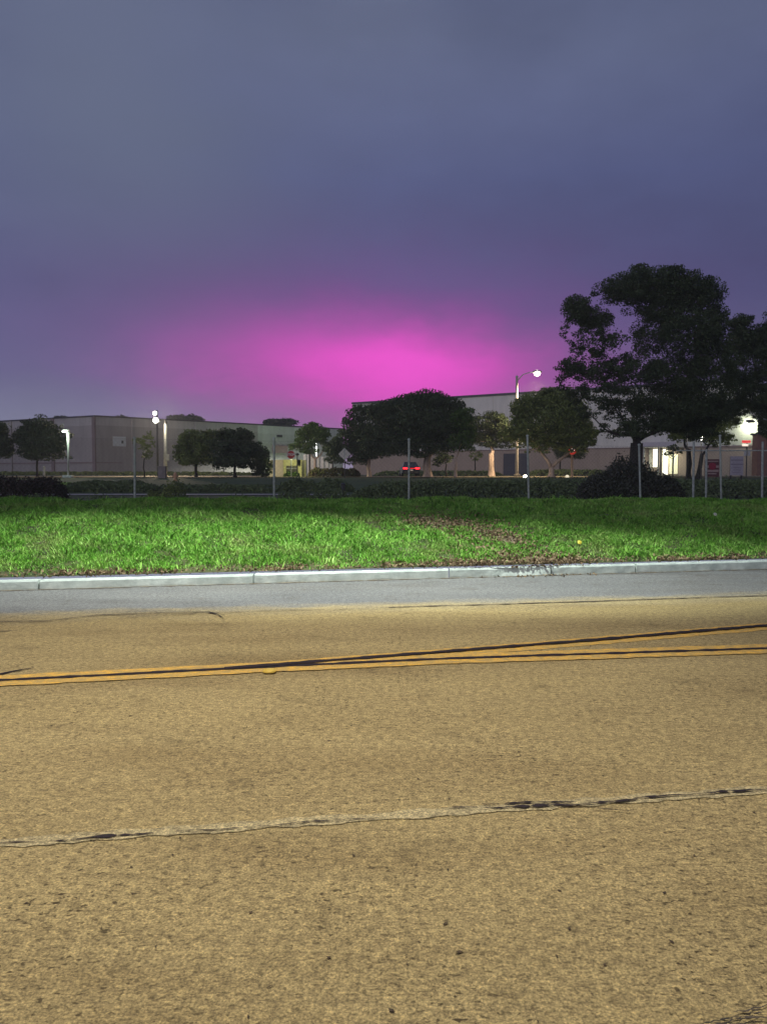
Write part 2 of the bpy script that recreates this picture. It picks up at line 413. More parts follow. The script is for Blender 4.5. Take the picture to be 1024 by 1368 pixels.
def bush(name, label, cat, x0, x1, ytop, Y, base_z=None, depth=1.5, leaf=.07, per=900, lm=None, seed=1, lump=.25, group=None, jag=.15, round_=False):
    """shrub / hedge of leaf faces round a twiggy core; x0,x1,ytop in photo pixels at depth Y"""
    rng = np.random.default_rng(seed)
    a, b = G(x0, Y), G(x1, Y); top = P(x0, ytop, Y).z
    zb = base_z if base_z is not None else min(a.z, b.z) - .05
    root = thing(name, label, cat, ((a.x + b.x) / 2, Y, zb), group)
    Lx = b.x - a.x; H = top - zb
    n = int(per * (Lx * H * 1.6 + Lx * depth))
    u = rng.uniform(-1, 1, n); th = rng.uniform(0, math.pi, n)
    ex = 2.6 if not round_ else 2.0
    cx = np.sign(np.cos(th)) * np.abs(np.cos(th)) ** (2 / ex); sz = np.abs(np.sin(th)) ** (2 / ex)
    prof = (1 - np.abs(u) ** (2.2 if round_ else 9)) ** .5
    wob = 1 + lump * (.5 * np.sin(u * Lx * 1.7 + seed) + .35 * np.sin(u * Lx * 4.1 + 2 * seed) + .2 * np.sin(u * Lx * 9.3)) - lump * .5
    r = rng.uniform(.7, 1.0, n) ** .5 + rng.normal(size=n) * jag * .25
    pts = np.stack([u * Lx / 2 + rng.normal(size=n) * .05, cx * depth / 2 * r * (prof * .8 + .2), sz * H * r * wob * prof], 1)
    v = leaves(pts, leaf, rng)
    link_obj('foliage', npmesh('foliage', v, 4), lm or M['hedge'], root)
    bm = BM()
    nst = max(3, int(Lx / .5))
    for i in range(nst):
        x = -Lx / 2 + Lx * (i + .5) / nst + rng.uniform(-.1, .1)
        pr = (1 - abs(2 * x / Lx) ** (2.2 if round_ else 9)) ** .5
        for j in range(3):
            tube(bm, [(x, 0, 0), (x + rng.uniform(-.2, .2), rng.uniform(-.2, .2) * depth, H * .45 * pr), (x + rng.uniform(-.35, .35), rng.uniform(-.35, .35) * depth, H * .8 * pr)], [.025, .018, .006], 5)
    o = obj('stem', bm, M['bark']); o.parent = root
    return root

# ------------------------------------------------------------------ ground, road, verge
def sheet(name, poly, z, mat, th=None):
    bm = BM(); bm.faces.new([bm.verts.new((p[0], p[1], z)) for p in poly]); return struct(obj(name, bm, mat))
def ky(X, t): return KA + KS * X + t
sheet('road', [(-300, ky(-300, -15.5)), (300, ky(300, -15.5)), (300, ky(300, 0.02)), (-300, ky(-300, 0.02))], 0, M['road'])
sheet('near_verge', [(-300, ky(-300, -90)), (300, ky(300, -90)), (300, ky(300, -15.45)), (-300, ky(-300, -15.45))], .02, M['soil'])
def terrain(name, xs, ts, mat, jit=0):
    bm = BM(); rows = []
    for t in ts:
        row = []
        for X in xs:
            Y = ky(X, t) if t < 60 else ky(X * (1 - min(1, (t - 60) / 100)), t)
            z = gz(X, Y) if t < 60 else 1.12
            if jit and .3 < t < 5.4: z += jit * (math.sin(X * 3.1 + t * 2) + math.sin(X * 1.3 - t * 3.7) + .6 * math.sin(X * 7.7 + t * 5))
            row.append(bm.verts.new((X, Y, z)))
        rows.append(row)
    for i in range(len(rows) - 1):
        for j in range(len(xs) - 1):
            bm.faces.new((rows[i][j], rows[i][j + 1], rows[i + 1][j + 1], rows[i + 1][j]))
    return struct(obj(name, bm, mat, smooth=True))
xs = [-60, -45, -34, -28] + [x * .4 for x in range(-60, 70)] + [30, 36, 45, 60]
terrain('grass_verge', xs, [.14, .3] + [.5 + .25 * i for i in range(21)] + [5.6], M['soil'], .018)
terrain('ground', [-900, -300, -120] + xs[::2] + [60, 120, 300, 900], [5.6, 6.2, 7, 8, 9, 10, 12, 14, 17, 20, 24, 28, 32, 36, 40, 45, 50, 59, 70, 100, 200, 500, 1200], M['farground'])

# kerb of cast segments, one cracked
kerb = bpy.data.objects.new('kerb', None); COL.objects.link(kerb); struct(kerb)
joints_px = [(-480, 803.6), (-190, 795.4), (50, 788.6), (338, 780.4), (600, 773), (737, 769.1), (850, 765.9), (1180, 756.6), (1560, 746)]
jx = [RP(x, y).x for x, y in joints_px]
bounds = [-60, -40, -26, -14] + jx + [18, 30, 45, 60]
bounds = sorted(b for b in bounds)
rk = random.Random(3)
for i in range(len(bounds) - 1):
    a, b = bounds[i] + .012, bounds[i + 1] - .012
    bm = BM(); nseg = max(2, int((b - a) / .15)); rings = []
    dz = rk.uniform(-.008, .008); dyk = rk.uniform(-.012, .012)
    for k in range(nseg + 1):
        X = a + (b - a) * k / nseg; Y = ky(X, 0) + dyk; top = .137 + dz + rk.uniform(-.002, .002)
        xk = F * X / Y + 512
        ch = 0
        if 655 < xk < 742: ch = .055 * max(0, math.sin((xk - 655) / 87 * math.pi)) ** .6 * rk.uniform(.5, 1.2)
        prof = [(-.0, -.03), (.004 + ch * .5, .03), (.012 + ch, top - .022 - ch * .6), (.034 + ch, top - ch * .3), (.13, top), (.15, top - .02), (.15, -.03)]
        rings.append([bm.verts.new((X, Y + q[0] + (rk.uniform(-.002, .002)), q[1])) for q in prof])
    for k in range(nseg):
        for q in range(6): bm.faces.new((rings[k][q], rings[k + 1][q], rings[k + 1][q + 1], rings[k][q + 1]))
    bm.faces.new(rings[0]); bm.faces.new(rings[-1][::-1])
    obj('kerb_segment', bm, M['kerb'], kerb)

def ribbon(name, pts, w, z, mat, jit=0, seg=.12, wj=0, seed=0, taper=True):
    """flat strip on the road along world points"""
    rr = random.Random(seed); bm = BM(); P2 = []
    for i in range(len(pts) - 1):
        a, b = Vector(pts[i][:2]), Vector(pts[i + 1][:2]); n = max(1, int((b - a).length / seg))
        for k in range(n): P2.append(a.lerp(b, k / n))
    P2.append(Vector(pts[-1][:2])); prev = None; o1 = o2 = 0; m = len(P2)
    for i, p in enumerate(P2):
        d = (P2[min(i + 1, m - 1)] - P2[max(i - 1, 0)]).normalized(); nrm = Vector((-d.y, d.x))
        o1 = o1 * .7 + rr.uniform(-1, 1) * jit; ww = w * (1 + rr.uniform(-1, 1) * wj) / 2
        if taper: ww *= min(1, .15 + 3 * i * seg, .15 + 3 * (m - 1 - i) * seg)
        q1 = p + nrm * (o1 + ww); q2 = p + nrm * (o1 - ww)
        cur = (bm.verts.new((q1.x, q1.y, z)), bm.verts.new((q2.x, q2.y, z)))
        if prev: bm.faces.new((prev[0], cur[0], cur[1], prev[1]))
        prev = cur
    return struct(obj(name, bm, mat))
def ext(p1, p2, a, b):
    p1, p2 = Vector(p1), Vector(p2); d = p2 - p1; return [p1 - d * a, p2 + d * b]
ribbon('pavement_seam', [RP(500, 812.5), RP(760, 805), RP(1024, 796), RP(1300, 787)], .035, .008, M['tarthin'], .008, .1, .5, 2)
ribbon('tar_crack', [RP(-60, 832), RP(60, 831), RP(130, 823), RP(240, 819), RP(278, 818.5), RP(290, 822), RP(297, 827)], .024, .012, M['tar'], .006, .1, .5, 3)
ribbon('tar_crack', [RP(150, 826), RP(240, 821.5), RP(380, 816), RP(545, 813)], .016, .012, M['tarthin'], .006, .1, .6, 4)
ribbon('tar_crack', [RP(-30, 846), RP(25, 843)], .035, .008, M['tarthin'], .004, .1, .5, 5)
ribbon('tar_crack', [RP(-60, 913), RP(-20, 906), RP(20, 897), RP(46, 892.5)], .05, .008, M['tar'], .005, .1, .5, 6)
ribbon('tar_crack', [RP(14, 890), RP(54, 886.5)], .03, .008, M['tarthin'], .004, .1, .5, 7)
# yellow double lines with black tar between them
lo = [RP(-700, 936), RP(0, 910.5), RP(340, 893), RP(600, 881), RP(1024, 867.5), RP(1700, 845)]
up = [RP(300, 895.5), RP(400, 887.5), RP(600, 872), RP(800, 856), RP(1024, 837), RP(1600, 790)]
ribbon('gutter_dirt', [Vector((x, ky(x, -.02), 0)) for x in (-40, -20, -6, 0, 6, 20, 40)], .05, .006, M['dirt'], .008, .07, .8, 77, False)
def shift(pts, d): return [Vector((p.x, p.y + d, 0)) for p in pts]
ribbon('road_marking', shift(lo, 0), .33, .008, M['yellow'], .003, .1, .07, 8, False)
ribbon('road_marking', shift(up, 0), .29, .004, M['yellow'], .003, .1, .07, 9, False)
ribbon('tar_stripe', shift(lo, -.0), .066, .012, M['tar'], .003, .08, .35, 10, False)
ribbon('tar_stripe', shift(up, .01), .075, .016, M['tar'], .003, .08, .35, 11, False)
# worn pale lane strip with the broken crack
st = ext(RP(0, 1127), RP(1024, 1056), 3, 3)
ribbon('lane_line', st, .085, .004, M['oldwhite'], .004, .05, .3, 12, False)
for a, b, w, sd_ in [((0,1128),(45,1126.5),.02,1),((70,1126),(205,1116),.03,2),((235,1113),(330,1107),.018,3),((330,1107),(520,1094),.007,4),
                ((590,1082),(640,1079),.016,5),((640,1077),(770,1073.5),.02,6),((645,1082.5),(790,1078),.03,7),((770,1077),(850,1069),.032,8),((845,1069.5),(925,1064),.032,9),
                ((925,1063),(1024,1057),.026,10),((1024,1057),(1300,1040),.02,11),((790,1082),(848,1088),.014,12),((-250,1146),(0,1131),.015,13)]:
    ribbon('tar_crack', [RP(*a), RP((a[0]+b[0])/2, (a[1]+b[1])/2 + random.uniform(-1.5, 1.5)), RP(*b)], w, .008 + .0004 * sd_, M['tar'], .0045, .03, .85, 20 + sd_)
for i_, (a, b) in enumerate([((955, 1364), (1005, 1358)), ((985, 1352), (1040, 1346)), ((1000, 1366), (1060, 1352)), ((930, 1372), (1010, 1369)), ((975, 1358), (1012, 1352)), ((940, 1368), (990, 1362)), ((1000, 1360), (1030, 1356)), ((960, 1371), (1040, 1363))]):
    ribbon('tar_stain', [RP(*a), RP((a[0] + b[0]) / 2, (a[1] + b[1]) / 2 + 1), RP(*b)], .014, .005 + .001 * i_, M['tarthin'], .006, .012, 1.0, 50 + i_)
# raised road marker
p = RP(360, 899); bm = BM()
lathe(bm, (p.x, p.y, .012), [(.055, 0), (.052, .01), (.035, .02), (.01, .022)], 14)
tag(obj('road_marker', bm, M['marker']), 'small round yellow raised marker on the double line', 'road marker')

# bits of grit and leaf litter on the road
rng = np.random.default_rng(5)
pts = []
for _ in range(900):
    x = rng.uniform(-4, 5); y = 1.9 + 9.5 * rng.random() ** 1.2; pts.append((x, y, .006))
pts = np.array(pts); v = leaves(pts, .011, rng); v[:, 2] = np.abs(v[:, 2] - .006) * .35 + .003
tag(link_obj('leaf_litter', npmesh('leaf_litter', v, 4), pmat('dry_litter', (.05, .035, .02), (.12, .08, .04), 30, .9, 0)), 'tiny dark grit and leaf crumbs scattered on the tan asphalt', 'litter', kind='stuff')

# ------------------------------------------------------------------ grass
def bare(X, Y):
    """0..1, where the turf is worn away"""
    q = 0
    for x, y, rx, ry, s in BARE:
        q = np.maximum(q, s * np.exp(-(((X - x) / rx) ** 2 + ((Y - y) / ry) ** 2)))
    return q
def VP(x, y):
    """photo pixel -> point on the verge"""
    Y = 10.0
    while Y < 20:
        p = P(x, y, Y)
        if p.z <= gz(p.x, Y): return p
        Y += .02
    return p
BARE = []
for (x, y, rx, ry, s) in [(600, 703, .55, .5, .9), (640, 712, .5, .4, .95), (570, 694, .5, .4, .5), (672, 722, .4, .35, .6), (722, 750, .5, .28, 1.0), (690, 744, .6, .3, .6), (640, 758, .5, .15, .5),
                           (60, 765, 1.3, .14, .45), (200, 762, 1.6, .12, .4), (930, 745, .7, .12, .4), (400, 757, 1.2, .12, .35), (250, 690, .6, .3, .35), (860, 690, .8, .4, .35)]:
    q = VP(x, y); BARE.append((q.x, q.y, rx, ry, s))
rng = np.random.default_rng(11)
def blades(n, x0, x1, t0, t1, hmin, hmax, w, z_off=0):
    X = rng.uniform(x0, x1, n); t = rng.uniform(t0, t1, n); Y = KA + KS * X + t
    lump = .5 + .5 * np.sin(X * 2.3 + 1.3 * np.sin(Y * 3.1)) * np.sin(Y * 2.9 + np.sin(X * 1.7))
    lump2 = .5 + .5 * np.sin(X * 9.1 + 2 * np.sin(Y * 7)) * np.sin(Y * 11 + X * 3)
    edge = .30 + .13 * np.sin(X * 3.3) * np.sin(X * 1.1 + 2) + .05 * np.sin(X * 11)
    keep = rng.random(n) < (1 - bare(X, Y)) * np.clip((t - edge) / .15 + .35, .12, 1) * (.35 + .65 * np.clip(.45 * lump + .8 * lump2, 0, 1))
    X, Y, t, lump, lump2 = X[keep], Y[keep], t[keep], lump[keep], lump2[keep]; n = len(X)
    Z = np.array([gz(a, b) for a, b in zip(X, Y)]) + .018 * (np.sin(X*3.1+t*2)+np.sin(X*1.3-t*3.7)+.6*np.sin(X*7.7+t*5)) * ((t > .3) & (t < 5.4)) - .008
    h = rng.uniform(hmin, hmax, n) * (.55 + .7 * lump * .6 + .5 * lump2); ang = rng.uniform(0, 2 * np.pi, n)
    ln = rng.uniform(.2, 1.1, n) * h; la = rng.uniform(0, 2 * np.pi, n)
    ww = w * rng.uniform(.6, 1.4, n)
    dx, dy = np.cos(ang) * ww, np.sin(ang) * ww
    b0 = np.stack([X - dx, Y - dy, Z], 1); b1 = np.stack([X + dx, Y + dy, Z], 1)
    mx, my = X + np.cos(la) * ln * .35, Y + np.sin(la) * ln * .35
    m0 = np.stack([mx + dx * .9, my + dy * .9, Z + h * .6], 1); m1 = np.stack([mx - dx * .9, my - dy * .9, Z + h * .6], 1)
    tp = np.stack([X + np.cos(la) * ln, Y + np.sin(la) * ln, Z + h], 1)
    return np.stack([b0, b1, m0, tp, m1], 1).reshape(-1, 3)
v = np.concatenate([blades(520000, -8.5, 10.5, .16, 5.4, .025, .065, .0050), blades(60000, -25, 28, .16, 5.4, .04, .07, .010),
                    blades(2500, -8.5, 10.5, .2, .45, .05, .12, .009), blades(9000, -8.5, 10.5, .5, 5, .08, .13, .006)])
tag(link_obj('grass', npmesh('grass', v, 5), M['grass']), 'uneven bright green grass growing on the verge behind the kerb', 'grass', kind='stuff')
# bare dirt patches with dry stalks
bm = BM()
for i, (x, y, rx, ry, s) in enumerate(BARE[:7]):
    c = bm.verts.new((x, y, gz(x, y) + .045 if True else 0)); ring = []
    rr = random.Random(i)
    for k in range(22):
        a = 2 * math.pi * k / 22; q = rr.uniform(.65, 1.05)
        X, Y = x + rx * .8 * q * math.cos(a), y + ry * .8 * q * math.sin(a)
        Y = max(Y, ky(X, .16))
        ring.append(bm.verts.new((X, Y, gz(X, Y) + .012 + .001 * i)))
    for k in range(22): bm.faces.new((c, ring[k], ring[(k + 1) % 22]))
tag(obj('bare_soil', bm, M['dirt'], smooth=True), 'bare brown soil patches worn into the green verge', 'soil', kind='stuff')
q = []
for (x, y, rx, ry, s) in BARE[:7]:
    m = int(700 * s)
    X = rng.normal(x, rx * .8, m); Y = np.maximum(rng.normal(y, ry * .8, m), KA + KS * X + .05)
    q.append(np.stack([X, Y, np.array([gz(a, max(b, ky(a, .16))) for a, b in zip(X, Y)]) + rng.uniform(.01, .08, m)], 1))
m = 11000; X = rng.uniform(-9, 11, m); keep = rng.random(m) < .25 + .75 * (np.sin(X * 2.1) * np.sin(X * .7 + 1) > -.1); X = X[keep]; t = .155 + rng.random(len(X)) ** 1.5 * .36
q.append(np.stack([X, KA + KS * X + t, .135 + t * .12 + rng.uniform(.0, .05, len(X))], 1))
m = 45; X = rng.normal(RP(715, 768).x, .45, m); q.append(np.stack([X, KA + KS * X - np.abs(rng.normal(0, .09, m)), np.full(m, .014)], 1))
m = 60; X = rng.normal(RP(720, 768).x, .3, m); q.append(np.stack([X, KA + KS * X + rng.uniform(.0, .15, m), np.full(m, .142)], 1))
q = np.concatenate(q)
tag(link_obj('dry_stalks', npmesh('dry_stalks', leaves(q, .028, rng), 4), pmat('straw', (.12, .07, .035), (.34, .25, .14), 14, .9, 0)), 'dry brown stalks and dead leaves lying on the bare patch by the broken kerb', 'dead plants', kind='stuff')
# dandelion and scraps of litter
for (x, y, mt, nm, lb, ct) in [(772, 735, pmat('petal', (.85, .65, .05), (.9, .75, .1), 30, .6, 0), 'dandelion', 'single yellow dandelion low in the grass above the kerb', 'flower'),
                  (953, 696, pmat('daisy', (.8, .8, .6), (.85, .85, .7), 30, .6, 0), 'dandelion', 'single pale dandelion high on the right part of the verge', 'flower')]:
    p = VP(x, y); t_ = thing(nm, lb, ct, p)
    bm = BM(); tube(bm, [p - Vector((0, 0, .02)), p + Vector((.01, -.02, .13))], .004, 5); obj('stem', bm, M['leafgreen'], t_)
    bm = BM()
    c = p + Vector((.01, -.025, .135))
    for k in range(12):
        a = 2 * math.pi * k / 12; e1 = c + Vector((math.cos(a) * .035, math.sin(a) * .02, math.sin(a) * .03))
        e2 = c + Vector((math.cos(a + .4) * .035, math.sin(a + .4) * .02, math.sin(a + .4) * .03))
        bm.faces.new([bm.verts.new(c - Vector((0, .012, 0))), bm.verts.new(e1), bm.verts.new(e2)])
    obj('petals', bm, mt, t_)
p = VP(806, 695); bm = BM()
vs = [bm.verts.new(p + Vector(w)) for w in ((-.09, -.03, .10), (0, -.05, .13), (.09, -.03, .11), (.08, .04, .09), (0, .02, .12), (-.08, .03, .08))]
bm.faces.new((vs[0], vs[1], vs[4], vs[5])); bm.faces.new((vs[1], vs[2], vs[3], vs[4]))
tag(obj('paper_scrap', bm, M['white']), 'crumpled pale scrap of paper lying in the grass', 'litter')

# ------------------------------------------------------------------ chain link fence on the bank
FA = 16.5
def fence_pt(x):
    u = (x - 512) / F; D = FA / (1 - .2 * u); return Vector((u * D, D, 0))
def chain_mesh(name, a, b, z0a, z0b, h, parent, pitch=.062, wr=.0010):
    a = Vector(a); b = Vector(b); Ln = (b - a).length; d = (b - a) / Ln
    V = []
    def seg(s0, h0, s1, h1):
        p0 = a + d * s0; p1 = a + d * s1
        za = z0a + (z0b - z0a) * s0 / Ln + h0; zb = z0a + (z0b - z0a) * s1 / Ln + h1
        A = np.array([p0.x, p0.y, za]); B = np.array([p1.x, p1.y, zb]); dd = (B - A) / np.linalg.norm(B - A)
        n1 = np.cross(dd, [d.y, -d.x, 0]); n1 /= np.linalg.norm(n1); n2 = np.array([d.y, -d.x, 0.])
        c = [n1 * wr, (-.5 * n1 + .87 * n2) * wr, (-.5 * n1 - .87 * n2) * wr]
        for k in range(3):
            V.extend([A + c[k], A + c[(k + 1) % 3], B + c[(k + 1) % 3], B + c[k]])
    s = -h
    while s < Ln:
        s0, h0, s1, h1 = s, 0, s + h, h
        if s0 < 0: h0 = -s0; s0 = 0
        if s1 > Ln: h1 = h - (s1 - Ln); s1 = Ln
        if s1 - s0 > .01:
            seg(s0, h0, s1, h1); seg(s0, h - h0, s1, h - h1)
        s += pitch * 1.414
    v = np.array(V) - np.array(wloc(parent))
    return link_obj(name, npmesh(name, v, 4), M['wire'], parent)
fence = thing('chain_link_fence', 'chain link fence with pale steel posts along the top of the grass bank', 'fence', (fence_pt(546).x, fence_pt(546).y, gz(fence_pt(546).x, fence_pt(546).y)))
posts = [(-230, 586), (-12, 585), (180, 586), (366, 587), (546, 588), (706, 583), (855, 595), (963, 583), (1085, 590), (1190, 590)]
for x, yt in posts:
    f = fence_pt(x); z = gz(f.x, f.y) - .05; tp = P(x - 2 if x > 700 else x, yt, f.y); bm = BM()
    tube(bm, [(f.x, f.y, z), (tp.x, f.y, tp.z)], .023, 10); lathe(bm, (tp.x, f.y, tp.z), [(.034, 0), (.034, .02), (.02, .035), (.005, .04)], 10)
    obj('post', bm, M['galv'], fence, smooth=False)
for i in range(len(posts) - 1):
    a, b = fence_pt(posts[i][0]), fence_pt(posts[i + 1][0])
    za, zb = gz(a.x, a.y) + .03, gz(b.x, b.y) + .03
    chain_mesh('wire_panel', a + Vector((0, -.03, 0)), b + Vector((0, -.03, 0)), za, zb, 1.2, fence)
    bm = BM(); tube(bm, [(a.x, a.y - .03, za + 1.2), (b.x, b.y - .03, zb + 1.2)], .0015, 4); obj('tension_wire', bm, M['wire'], fence)
# second fence with a top rail, farther back on the right
Y2 = 27
f2 = thing('chain_link_fence', 'chain link fence with a top rail in front of the red and white signs', 'fence', G(975, Y2))
xs2 = [926, 1018, 1120]
for x in xs2 + [943]:
    b_ = G(x, Y2); tp = P(x, 590 if x != 943 else 600, Y2); bm = BM(); tube(bm, [b_ - Vector((0, 0, .1)), tp], .038, 10); obj('post', bm, M['galv'], f2)
bm = BM(); a, b = P(903, 602, Y2), P(1150, 602, Y2); tube(bm, [a, b], .02, 8); obj('rail', bm, M['galv'], f2)
for i in range(2):
    a, b = G(xs2[i], Y2), G(xs2[i + 1], Y2)
    chain_mesh('wire_panel', (a.x, a.y - .05, 0), (b.x, b.y - .05, 0), a.z + .05, b.z + .05, P(926, 603, Y2).z - a.z - .05, f2, .09, .0012)

# ------------------------------------------------------------------ path behind the fence
def band(name, x0, x1, Ya, Yb, mat, dz=.02, n=24, kind=True):
    bm = BM(); A = []; B = []
    for i in range(n + 1):
        x = x0 + (x1 - x0) * i / n; p = P(x, 630, Ya); q = P(x, 630, Yb)
        A.append(bm.verts.new((p.x, Ya, gz(p.x, Ya) + dz))); B.append(bm.verts.new((q.x, Yb, gz(q.x, Yb) + dz)))
    for i in range(n): bm.faces.new((A[i], A[i + 1], B[i + 1], B[i]))
    return struct(obj(name, bm, mat))
band('path', -400, 465, 33.8, 35.4, M['path'], .03)
M['lot'] = pmat('parking_asphalt', (.16, .14, .11), (.24, .21, .16), .6, .9, .2)
M['drygrass'] = pmat('dry_far_lawn', (.10, .085, .035), (.20, .17, .07), .4, .95, .4, bd=.05)
band('far_street', -700, 1500, 73, 81, M['lot'], .03)
band('far_lawn', -300, 1400, 60, 71, M['drygrass'], .03)

# ------------------------------------------------------------------ buildings
def wallbox(bm, a, b, z0, z1, th=.4):
    """upright slab from a to b (front face on a-b line), thickness away from the camera"""
    a = Vector((a[0], a[1])); b = Vector((b[0], b[1])); d = (b - a).normalized(); n = Vector((-d.y, d.x))
    if n.y < 0: n = -n
    pts = [a, b, b + n * th, a + n * th]
    lo_ = [bm.verts.new((p.x, p.y, z0)) for p in pts]; hi = [bm.verts.new((p.x, p.y, z1)) for p in pts]
    bm.faces.new(lo_[::-1]); bm.faces.new(hi)
    for i in range(4): bm.faces.new((lo_[i], lo_[(i + 1) % 4], hi[(i + 1) % 4], hi[i]))
    return bm
def solid(bm, poly, z0, z1):
    lo_ = [bm.verts.new((p[0], p[1], z0)) for p in poly]; hi = [bm.verts.new((p[0], p[1], z1)) for p in poly]
    n = len(poly); bm.faces.new(lo_[::-1]); bm.faces.new(hi)
    for i in range(n): bm.faces.new((lo_[i], lo_[(i + 1) % n], hi[(i + 1) % n], hi[i]))
    return bm
def online(a, b, x):
    """point on ground line a-b seen in photo column x"""
    u = (x - 512) / F; a = Vector(a); b = Vector(b); d = b - a
    s = (u * a.y - a.x) / (d.x - u * d.y); return a + d * s
# left warehouse
LW = [(-72.0, 140.5), (-46.4, 125.0), (-8.5, 163.0)]
zt = P(130, 556.5, 125).z
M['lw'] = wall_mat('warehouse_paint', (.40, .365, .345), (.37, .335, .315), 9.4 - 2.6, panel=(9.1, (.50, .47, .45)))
M['lw_lit'] = wall_mat('warehouse_paint_lit', (.60, .61, .58), (.55, .55, .50), 7.0, panel=(8.9, (.68, .69, .66)))  # paler copy of the wall paint, with lamp light put into the colour
lw = thing('warehouse', 'long low grey warehouse with flat roof behind the left trees', 'building', (-46.4, 125.0, 1.1))
ls = online(LW[1], LW[2], 345)
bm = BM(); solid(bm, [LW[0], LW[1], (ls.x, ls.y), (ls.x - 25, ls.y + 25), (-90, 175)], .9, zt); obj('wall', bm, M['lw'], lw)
bm = BM(); solid(bm, [(ls.x, ls.y), LW[2], (LW[2][0] - 25, LW[2][1] + 25), (ls.x - 24.9, ls.y + 25)], .9, zt - .05); o = obj('wall', bm, M['lw_lit'], lw); o['label'] = 'whiter lit end of the warehouse wall'
bm = BM()
def off(a, b, d):
    a = Vector(a); b = Vector(b); v = (b - a).normalized(); n = Vector((v.y, -v.x))
    if n.y > 0: n = -n
    return n * d
for a, b in ((LW[0], LW[1]), (LW[1], LW[2])):
    o_ = off(a, b, .12); wallbox(bm, Vector(a) + o_, Vector(b) + o_, zt, zt + .22, .5)
obj('roof', bm, M['dark'], lw)
M['pilaster'] = pmat('pilaster_paint', (.20, .15, .15), (.26, .19, .185), .6, .8, .1)
for x in (18, 73, 128, 178, 221, 262, 300):
    seg_ = (LW[0], LW[1]) if x < 129 else (LW[1], LW[2])
    q = online(*seg_, x); o_ = off(*seg_, .25); bm = BM()
    box(bm, (q.x + o_.x * .5, q.y + o_.y * .5, (.9 + zt) / 2), (.7 if x in (73, 128) else .25, .25, zt - .9), math.atan2(seg_[1][1] - seg_[0][1], seg_[1][0] - seg_[0][0]))
    obj('pilaster', bm, M['pilaster'] if x in (73, 128) else M['lw'], lw)
# ledge low on the wall
bm = BM(); o_ = off(LW[0], LW[1], .1); wallbox(bm, Vector(LW[0]) + o_, Vector(LW[1]) + o_, 2.95, 3.15, .1)
q2 = online(LW[1], LW[2], 165); o_ = off(LW[1], LW[2], .1); wallbox(bm, Vector(LW[1]) + o_, q2 + o_, 2.98, 3.1, .1)
obj('ledge', bm, M['pilaster'], lw)
# vents / fascia sign
def panel_on(seg_, x0, x1, y0, y1, name, mat, par, d=.15, th=.12):
    a, b = online(*seg_, x0), online(*seg_, x1); o_ = off(*seg_, d); bm = BM()
    z1, z0 = P(x0, y0, a.y).z, P(x0, y1, a.y).z
    wallbox(bm, a + o_, b + o_, z0, z1, th); return obj(name, bm, mat, par)
panel_on((LW[1], LW[2]), 152, 169, 583, 596, 'sign_panel', pmat('sign_panel_pale', (.55, .58, .58), (.6, .62, .62), 1, .6, 0), lw)
panel_on((LW[1], LW[2]), 163, 165.5, 588.5, 592.5, 'sign_mark', M['dark'], lw, .2, .05)
panel_on((LW[1], LW[2]), 370, 377, 581, 584, 'vent', M['dark'], lw)
M['pinkpanel'] = pmat('pink_panel', (.42, .26, .24), (.5, .32, .29), 1, .8, 0)
panel_on((LW[1], LW[2]), 364, 382, 595, 605, 'awning', M['pinkpanel'], lw, .6, .5)
for x in (387, 395): pass
# right warehouse
RW = [(-4.6, 116.5), (41.5, 86.0)]
ztr = P(690, 527, online(*RW, 690).y).z
M['rw'] = wall_mat('warehouse_cream_paint', (.70, .69, .66), (.40, .32, .27), 4.45, stain=.08)
rw = thing('warehouse', 'tall pale warehouse with tan lower band behind the centre and right trees', 'building', (18, 101, 1.1))
d_ = (Vector(RW[1]) - Vector(RW[0])).normalized(); nv = Vector((-d_.y, d_.x))
bm = BM(); solid(bm, [RW[0], RW[1], tuple(Vector(RW[1]) + nv * 45), tuple(Vector(RW[0]) + nv * 45)], .9, ztr); obj('wall', bm, M['rw'], rw)
bm = BM(); o_ = off(*RW, .15); wallbox(bm, Vector(RW[0]) + o_ - d_ * .15, Vector(RW[1]) + o_, ztr, ztr + .28, .6)
obj('roof', bm, pmat('roof_cap_blue_grey', (.06, .07, .09), (.08, .09, .11), 2, .6, 0), rw)
o_ = off(*RW, .06)
for k in range(1, 12):
    bm = BM(); q = Vector(RW[0]).lerp(Vector(RW[1]), k / 12) + o_ * .5; box(bm, (q.x, q.y, (ztr + 4.5) / 2), (.12, .08, ztr - 4.5), math.atan2(d_.y, d_.x)); obj('joint', bm, M['rw'], rw)
bm = BM(); wallbox(bm, Vector(RW[0]) + o_, Vector(RW[1]) + o_, 4.38, 4.52, .06); obj('ledge', bm, M['pilaster'], rw)
panel_on(RW, 672, 704, 606, 638, 'roller_door', pmat('door_slate_blue', (.05, .055, .08), (.065, .07, .095), 1, .7, 0, vs=(1, 1, 8)), rw, .12, .1)
# white horizontal siding at the lit end
M['siding'] = wall_mat('siding_white', (.60, .62, .52), (.36, .33, .28), 4.45, stain=.05)
a, b = online(*RW, 940), online(*RW, 1009); bm = BM(); k = 0; z = 4.6
while z < ztr - .3:
    wallbox(bm, a + off(*RW, .05), b + off(*RW, .05), z, z + .30, .06)
    z += .34
obj('siding', bm, M['siding'], rw)
